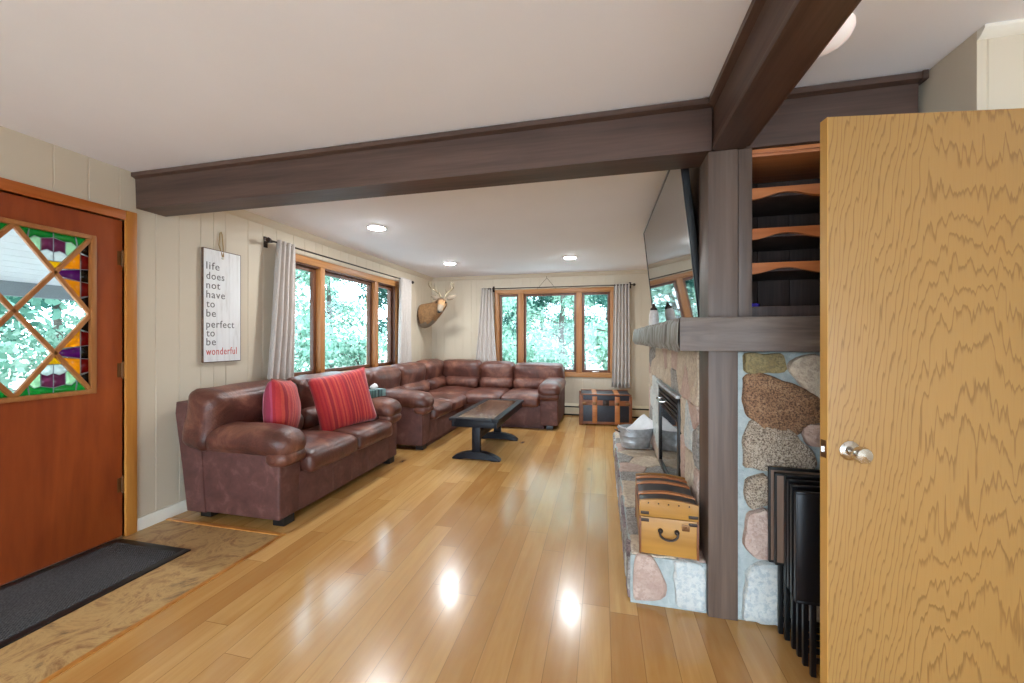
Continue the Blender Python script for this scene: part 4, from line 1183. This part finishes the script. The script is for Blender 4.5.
# galvanised tub with papers
tub = thing('washtub', 'oval galvanised steel tub at the far end of the hearth', 'tub', (.312, 3.84, .246), R(20))
m = MB(); sx, sy = 1, .68
m.lathe([(0, 0), (.13, 0), (.135, .004), (.142, .05), (.146, .056), (.144, .062), (.156, .11), (.16, .116), (.158, .122), (.17, .175), (.176, .178), (.176, .186), (.168, .186), (.152, .11), (.132, .008), (0, .008)], n=40, sx=1, sy=.7)
m.build('bucket', 'galv', tub, world=False)
for s in (-1, 1):
    m = MB(); m.tube([(s*.166, -.035, .15), (s*.19, -.03, .158), (s*.19, .03, .158), (s*.166, .035, .15)], .006, 8); m.build('handle', 'bronze', tub, world=False)
def sheet(name, label, loc, rots, w, h):
    m = MB(); n = 8; g = {}
    for i in range(n+1):
        for j in range(n+1):
            a, b = i/n-.5, j/n-.5
            g[i, j] = m.bm.verts.new((a*w, b*h, .02*math.sin(a*4)+.012*mnoise.noise(Vector((a*6, b*6, w*9)))))
    for i in range(n):
        for j in range(n): m.bm.faces.new((g[i, j], g[i+1, j], g[i+1, j+1], g[i, j+1]))
    r = bmesh.ops.extrude_face_region(m.bm, geom=m.bm.faces[:])
    for v in [q for q in r['geom'] if isinstance(q, bmesh.types.BMVert)]: v.co.z += .006
    o = m.build(name, 'paper', angle=50)
    o.location = loc; o.rotation_euler = tuple(R(q) for q in rots)
    return tag(o, label, 'newspaper', 'newspapers standing in the tub')
sheet('newspaper', 'white folded newspaper sticking up tilted out of the tub', (.37, 3.86, .43), (24, -28, 25), .22, .19)
sheet('newspaper', 'pale newspaper lying along the rim of the tub', (.255, 3.80, .40), (4, 38, 34), .17, .15)

# ------------------------------------------------------------------ door mat
dm = thing('door_mat', 'charcoal ribbed door mat with black rubber border by the entry door', 'mat', (-2.69, 1.36, 0.0005))
m = MB(); m.box(-2.935, -2.445, .95, 1.775, .0005, .009); m.build('pile', 'mat', dm)
m = MB()
for a in ((-2.98, -2.935, .905, 1.82), (-2.445, -2.4, .905, 1.82), (-2.935, -2.445, .905, .95), (-2.935, -2.445, 1.775, 1.82)): m.box(a[0], a[1], a[2], a[3], .0005, .007, .002)
m.build('rubber_border', 'foot', dm)

# ------------------------------------------------------------------ wall sign
sg = thing('wall_sign', 'whitewashed wooden sign with typed words hung on twine above the loveseat', 'sign', (XL+.02, 2.505, 1.09))
sx0, sx1 = XL+.006, XL+.026
m = MB()
for k in range(3):
    a = 2.343+k*.1027; m.box(sx0, sx1, a+.0005, a+.1022, 1.09, 1.968, .002)
m.build('boards', 'sign', sg)
m = MB(); 
for a in ((2.338, 2.343, 1.088, 1.97), (2.651, 2.656, 1.088, 1.97)): m.box(sx0, sx1-.001, a[0], a[1], a[2], a[3], .001)
m.box(sx0, sx1-.001, 2.343, 2.651, 1.084, 1.0895, .001); m.box(sx0, sx1-.001, 2.343, 2.651, 1.9685, 1.973, .001)
m.build('worn_edge', 'sign_edge', sg)
def words(lines, name, mat, parent, x, y, size):
    o_me = None; mb = MB()
    for txt, z, wd in lines:
        cu = bpy.data.curves.new('t', 'FONT'); cu.body = txt; cu.size = size; cu.extrude = .0008; cu.resolution_u = 3; cu.space_character = 1.12
        ob = bpy.data.objects.new('t', cu); COL.objects.link(ob)
        dg = bpy.context.evaluated_depsgraph_get(); dg.update()
        me = bpy.data.meshes.new_from_object(ob.evaluated_get(dg))
        xs = [v.co.x for v in me.vertices]; L = max(xs)-min(xs); k = wd/L
        me.transform(Matrix(((0, 0, 1, x), (k, 0, 0, y-min(xs)*k), (0, 1, 0, z), (0, 0, 0, 1))))
        mb.bm.from_mesh(me)
        bpy.data.meshes.remove(me); bpy.data.objects.remove(ob); bpy.data.curves.remove(cu)
        mb.build(name, mat, parent); mb = MB()
TZ = [1.837, 1.76, 1.687, 1.614, 1.541, 1.468, 1.383, 1.314, 1.245, 1.17]
TW = ['life', 'does', 'not', 'have', 'to', 'be', 'perfect', 'to', 'be']
TL = dict(life=.105, does=.145, **{'not': .11}, have=.15, to=.066, be=.075, perfect=.23)
words([(w_, z_-.026, TL[w_]) for w_, z_ in zip(TW, TZ)], 'lettering', 'ink', sg, sx1+.0006, 2.362, .082)
words([('wonderful', 1.17-.026, .255)], 'red_lettering', 'ink_red', sg, sx1+.0006, 2.360, .082)
m = MB(); m.tube([(sx1+.006, 2.49, 1.92), (sx0+.004, 2.476, 2.02), (sx0+.004, 2.485, 2.118), (sx0+.008, 2.492, 2.126), (sx0+.004, 2.502, 2.11), (sx0+.004, 2.51, 2.02), (sx1+.006, 2.496, 1.92)], .0045, 7)
m.build('twine_loop', 'rope', sg)
m = MB(); m.ball((sx1+.004, 2.493, 1.915), .012); m.build('twine_knot', 'white_trim', sg)

# ------------------------------------------------------------------ curtains
def curtain(name, label, along, fixed, a_top, a_bot, z0, z1, folds, seed, group=None):
    """along 'y': runs in y at x=fixed"""
    m = MB(); nu, nz = folds*10, 16
    g = {}
    for i in range(nu+1):
        for j in range(nz+1):
            t = j/nz; u = i/nu
            lo = a_bot[0]+(a_top[0]-a_bot[0])*t**.7; hi = a_bot[1]+(a_top[1]-a_bot[1])*t**.7
            p = lo+(hi-lo)*u
            ph = 2*PI*folds*u + .5*math.sin(seed+t*2)
            d = math.sin(ph)*(.036+.008*math.sin(seed+3*u)) + .008*mnoise.noise(Vector((u*4, t*3, seed)))
            z = z0+(z1-z0)*t
            g[i, j] = m.bm.verts.new((fixed+d, p, z) if along == 'y' else (p, fixed+d, z))
    for i in range(nu):
        for j in range(nz): m.bm.faces.new((g[i, j], g[i+1, j], g[i+1, j+1], g[i, j+1]))
    o = m.build(name, 'curtain', angle=180)
    centre(o)
    s = o.modifiers.new('thick', 'SOLIDIFY'); s.thickness = .003; s.offset = 0
    return tag(o, label, 'curtain', group)
cx = -2.895
curtain('curtain', 'linen curtain hanging at the entry side of the window above the loveseat', 'y', cx, (2.95, 3.17), (2.80, 3.12), .62, 2.172, 4, 1.0)
curtain('curtain', 'linen curtain hanging beside the mounted deer head', 'y', cx, (5.17, 5.50), (5.10, 5.50), .62, 2.172, 5, 2.0)
cy = 6.385
curtain('curtain', 'linen curtain hanging behind the corner of the sectional sofa', 'x', cy, (-2.02, -1.83), (-2.2, -1.72), .5, 2.14, 4, 3.0)
curtain('curtain', 'linen curtain hanging over the black steamer trunk', 'x', cy, (.19, .43), (.15, .44), .485, 2.14, 5, 4.0)
def rod(label, along, fixed, wall, a0, a1, z):
    P = (lambda p, d=0, zz=z: (fixed+d, p, zz)) if along == 'y' else (lambda p, d=0, zz=z: (p, fixed+d, zz))
    t = thing('curtain_rod', label, 'curtain rod', P((a0+a1)/2))
    m = MB(); m.tube([P(a0), P(a1)], .0085, 10); m.build('pole', 'bronze', t)
    for p, s in ((a0, -1), (a1, 1)):
        f = MB(); f.tube([P(p+s*.0), P(p+s*.012), P(p+s*.014), P(p+s*.035), P(p+s*.05)], [.009, .009, .02, .024, .012], 12); f.build('finial', 'bronze', t)
    for p in (a0+.03, a1-.03):
        b = MB()
        if along == 'y':
            b.box(wall, wall+.012, p-.018, p+.018, z-.05, z+.05, .003); b.tube([(wall+.006, p, z), (fixed, p, z)], .009, 8)
        else:
            b.box(p-.018, p+.018, wall-.012, wall, z-.05, z+.05, .003); b.tube([(p, wall-.006, z), (p, fixed, z)], .009, 8)
        b.build('bracket', 'bronze', t)
rod('dark metal curtain rod across the window above the loveseat', 'y', cx, XL, 2.89, 5.52, 2.150)
rod('dark metal curtain rod across the window behind the sectional', 'x', cy, YB, -1.86, .47, 2.122)

# thin wire on the end wall above the rod
m = MB(); m.tube([(-1.08, 6.462, 2.09), (-.91, 6.462, 2.28)], .003, 5); m.tube([(-.895, 6.462, 2.28), (-.74, 6.462, 2.09)], .003, 5); m.tube([(-.903, 6.467, 2.275), (-.903, 6.45, 2.285), (-.903, 6.455, 2.325)], .0035, 5)
tag(centre(m.build('hanging_wire', 'sign_edge')), 'thin forked wire hung from a nail above the end window', 'wire')

# baseboard heater
bh = thing('baseboard_heater', 'cream baseboard heater low on the end wall between sofa and trunk', 'heater', (-.6, 6.44, 0))
m = MB(); m.prism([(0, .03), (.062, .03), (.062, .14), (.05, .15), (.02, .19), (0, .19)], (-2.3, YB-.001, 0), (0, -1, 0), (0, 0, 1), (1, 0, 0), 3.3, .004); m.build('cover', 'heater', bh)
m = MB(); m.box(-2.28, .98, 6.404, 6.412, .136, .158); m.box(-2.28, .98, 6.42, YB-.002, .002, .032); m.build('slot_shade', 'slot', bh)  # dark strips stand in for shade in the heater's openings

# ------------------------------------------------------------------ ceiling lights
def recessed(label, x, y):
    t = thing('recessed_light', label, 'ceiling light', (x, y, H-.012))
    m = MB(); m.lathe([(.078, .004), (.078, .0), (.095, .002), (.099, .008), (.099, .0115), (.078, .0115), (.078, .004)], n=32, cap=False); m.build('trim_ring', 'cam_white', t, world=False)
    m = MB(); m.lathe([(0, -.012), (.03, -.0105), (.055, -.006), (.077, .004), (.077, .011), (0, .011)], n=32); m.build('lens', 'lamp', t, world=False)
    return t
recessed('lit recessed light just past the long beam', -2.145, 3.38)
recessed('lit recessed light over the corner of the sectional by the deer head', -2.14, 5.23)
recessed('lit recessed light in front of the end window', -.415, 5.215)
dl = thing('ceiling_light', 'frosted dome ceiling light close to the overhead beam', 'ceiling light', (.74, 1.54, H))
m = MB(); m.lathe([(0, -.002), (.06, -.002), (.062, -.02), (.085, -.024), (.09, -.03), (.0, -.03)], n=40); m.build('base_plate', 'cam_white', dl, world=False)
m = MB(); m.lathe([(.088, -.031), (.088, -.045), (.076, -.068), (.05, -.084), (.016, -.091), (0, -.0915)], n=40); m.build('glass_dome', 'dome', dl, world=False)
# ------------------------------------------------------------------ deer head
def deer():
    t = thing('deer_head', 'mounted deer head with antlers on the wall in the corner above the sofa', 'deer', (XL, 5.95, 1.7))
    m = MB()
    P = [(-2.99, 6.0, 1.64), (-2.93, 5.99, 1.64), (-2.84, 5.97, 1.66), (-2.73, 5.93, 1.71), (-2.63, 5.88, 1.755), (-2.555, 5.83, 1.805), (-2.50, 5.785, 1.84), (-2.475, 5.73, 1.825), (-2.468, 5.67, 1.765), (-2.468, 5.625, 1.705), (-2.468, 5.60, 1.675)]
    rr = [.2, .215, .205, .165, .13, .11, .102, .085, .06, .05, .032]
    m.tube(P, rr, 18, True, [.62, .6, .62, .64, .68, .75, .85, .88, .88, .9, .9])
    # pale muzzle, brisket
    m.bm.faces.ensure_lookup_table()
    for f in m.bm.faces:
        c = f.calc_center_median()
        if c.y < 5.64 or (c.y < 5.67 and c.z < 1.72): f.material_index = 1
        elif c.z < 1.53 and c.x < -2.72: f.material_index = 1
        elif c.x < -2.955: f.material_index = 2
        elif c.y < 5.76 and c.z > 1.85: f.material_index = 2
    sub = m.build('body', ['hide', 'hide_white', 'hide_dark'], t, angle=180)
    sub.modifiers.new('smooth', 'SUBSURF').render_levels = 1
    e = MB(); e.ball((-2.468, 5.590, 1.68), .024, (1.1, .6, .8)); e.build('nose', 'eye', t)
    e = MB()
    for s in (-1, 1): e.ball((-2.478+s*.072, 5.715, 1.84), .016)
    e.build('eyes', 'eye', t)
    for s in (-1, 1):
        e = MB(); b = Vector((-2.485+s*.07, 5.79, 1.90)); tip = Vector((-2.475+s*.215, 5.775, 1.955))
        e.tube([b, b.lerp(tip, .25), b.lerp(tip, .55), b.lerp(tip, .85), tip], [.018, .036, .042, .024, .005], 12, True, [.5, .55, .5, .5, .5], up=(0, 0, 1))
        e.build('ear', 'hide_white', t)
        a = MB(); c = Vector((-2.485, 5.78, 1.935))
        q = lambda x, y, z: c+Vector((s*x, y, z))
        main = [q(.035, 0, 0), q(.06, .01, .05), q(.13, .01, .1), q(.19, -.02, .14), q(.205, -.08, .18), q(.18, -.14, .21)]
        a.tube(main, [.017, .015, .014, .012, .009, .004], 9)
        for st, en, r_ in ((q(.06, .01, .05), q(.06, -.05, .12), .008), (q(.13, .01, .1), q(.135, -.02, .225), .009), (q(.18, -.015, .133), q(.185, -.02, .24), .009), (q(.205, -.08, .18), q(.2, -.085, .25), .007)):
            a.tube([st, st.lerp(en, .5)+Vector((s*.008, 0, 0)), en], [r_, r_*.75, .002], 7)
        a.build('antler', 'antler', t)
deer()

# ------------------------------------------------------------------ porch and woods outside
m = MB(); m.box(-9, 9, -11, -2.76, -.2, -.04)  # unseen slab, added pale to throw daylight in through the rear openings
tag(m.build('bounce_patio', 'bounce_patio'), 'unseen pale slab added to bounce daylight through the rear openings', 'bounce_patio', None, 'structure')
m = MB(); m.box(-40, 30, -14, 45, -.75, -.5)
tag(m.build('yard_ground', 'ground'), 'leaf strewn ground outside the windows', 'ground', None, 'structure')
m = MB()  # added pale slabs that bounce daylight up to the living room ceiling
m.box(-6.0, -3.14, 3.85, 6.61, -.2, -.12); m.box(-6.0, 2.2, 6.62, 8.6, -.2, -.12)
tag(m.build('bounce_deck', 'bounce_patio'), 'pale slab added along the house to bounce daylight onto the ceiling', 'bounce_deck', None, 'structure')
po = thing('porch_roof', 'white boarded porch ceiling with grey edge beam outside the entry door', 'porch', (-4.6, 1.2, 1.7))
m = MB()
ps = (1.87-2.5)/(-6.0+3.14)
k = 0; x = -3.14
while x > -6.0:
    xa, xb = x, x-.148
    m.prism([(xa, 2.5-(ps*-1)*0 + (xa+3.14)*ps*1), (xb, 2.5+(xb+3.14)*ps), (xb, 2.52+(xb+3.14)*ps), (xa, 2.52+(xa+3.14)*ps)], (0, -2.5, 0), (1, 0, 0), (0, 0, 1), (0, 1, 0), 6.3, .003)
    x -= .152
m.build('soffit_board', 'soffit', po)
m = MB(); m.box(-6.12, -6.0, -2.5, 3.8, 1.72, 1.9); m.build('edge_beam', 'porch_beam', po)
m = MB(); m.box(-6.1, -6.02, -2.4, -2.32, -.5, 1.72); m.box(-6.1, -6.02, 3.6, 3.68, -.5, 1.72); m.build('porch_post', 'soffit', po)

def tree_proto(kind, seed, nleaf, height, spread, lmat, lsz, conifer=False):
    rnd = random.Random(seed)
    t = thing(kind, 'x', 'tree', (0, 0, -.5))
    m = MB(); pts = [(rnd.uniform(-.1, .1)*k*.2, rnd.uniform(-.1, .1)*k*.2, height*k/6) for k in range(6)]
    m.tube(pts, [.13*(1-k/6.5) for k in range(6)], 9)
    tips = []
    for k in range(16):
        z = height*rnd.uniform(.12, .92); a = rnd.uniform(0, 2*PI)
        r = spread*((1-z/height)*1.1+.12 if conifer else math.sqrt(max(.1, 1-((z/height-.55)/.6)**2)))*rnd.uniform(.6, 1)
        b = Vector((pts[min(5, int(z/height*6))][0], pts[min(5, int(z/height*6))][1], z)); e = b+Vector((math.cos(a)*r, math.sin(a)*r, r*(-.1 if conifer else .35)))
        m.tube([b, b.lerp(e, .5)+Vector((0, 0, .08)), e], [.03, .018, .005], 5); tips.append((b, e))
    m.build('trunk', 'bark', t, world=False)
    f = MB(); bm = f.bm
    for k in range(nleaf):
        b, e = rnd.choice(tips); s = rnd.uniform(.2, 1.08)
        p = b.lerp(e, s)+Vector((rnd.gauss(0, .22), rnd.gauss(0, .22), rnd.gauss(0, .16)))*(.4+.5*spread)
        a = Vector((rnd.gauss(0, 1), rnd.gauss(0, 1), rnd.gauss(0, .6))).normalized(); c = a.orthogonal().normalized()
        c = Matrix.Rotation(rnd.uniform(0, 6.28), 3, a) @ c
        w = lsz*rnd.uniform(.6, 1.3)
        l = w*(2.2 if conifer else 1.5)
        d = a.cross(c)
        bm.faces.new([bm.verts.new(q) for q in (p-c*l*.5, p+d*w*.4, p+c*l*.5, p-d*w*.4)])
    me = bpy.data.meshes.new('foliage'); bm.to_mesh(me); bm.free(); me.materials.append(M[lmat])
    o = bpy.data.objects.new('foliage', me); COL.objects.link(o); o.parent = t
    return t
protos = [(tree_proto('maple_tree', 1, 7000, 7.0, 1.7, 'leaf', .095), 'leafy green tree in the woods outside the windows', 'broadleaf trees outside'),
          (tree_proto('fir_tree', 2, 7000, 8.0, 1.4, 'leaf_dark', .075, True), 'dark needled tree in the woods outside the windows', 'evergreen trees outside'),
          (tree_proto('birch_tree', 3, 6000, 6.5, 1.5, 'leaf_pale', .09), 'pale leaved tree in the woods outside the windows', 'pale trees outside'),
          (tree_proto('shrub', 4, 3500, 1.7, 1.0, 'leaf_pale', .075), 'low leafy bush outside below the windows', 'bushes outside')]
spots = []
rnd = random.Random(12)
# woods beyond the entry door and the west window
for (x, y) in ((-8.6, 3.2), (-9.4, 5.4), (-8.2, 7.3), (-9.0, 9.6), (-7.6, 11.6), (-11.6, 1.6), (-12.2, 4.4), (-11.8, 7.6), (-12.0, 10.8), (-10.6, 13.4), (-15.0, 3.0), (-15.5, 8.0), (-15.5, 13.0), (-13.5, 17), (-18.5, 5.5), (-18.5, 11), (-18, 17)):
    spots.append((x, y, rnd.choice((0, 1, 2, 0, 1))))
# woods beyond the end window
for (x, y) in ((-3.2, 11.0), (-1.2, 11.8), (.9, 11.2), (-4.8, 13.6), (-2.2, 14.6), (.2, 14.4), (2.4, 13.6), (-3.6, 17.5), (-.8, 18), (2, 17.5), (4.2, 16), (-6.5, 17.5), (-5, 21), (-1.5, 22), (2.2, 22), (5, 21), (-8.5, 21)):
    spots.append((x, y, rnd.choice((0, 1, 2, 2, 0))))
for (x, y) in ((-6.6, 4.8), (-6.8, 6.9), (-6.4, 9.2), (-7.6, 2.6), (-10.2, 3.4), (-10.4, 8.6), (-3.6, 9.2), (-1.6, 9.0), (.6, 9.1), (-2.6, 10.4), (1.8, 10.6)):
    spots.append((x, y, 3))
used = set()
for (x, y, k) in spots:
    p, lab, grp = protos[k]
    o = p if k not in used else copy_tree(p)
    used.add(k)
    o.location = (x, y, -.5); o.rotation_euler = (0, 0, rnd.uniform(0, 6.28)); s_ = rnd.uniform(.85, 1.2); o.scale = (s_, s_, s_)
    tag(o, lab, 'bush' if k == 3 else 'tree', grp)
bpy.context.view_layer.update()
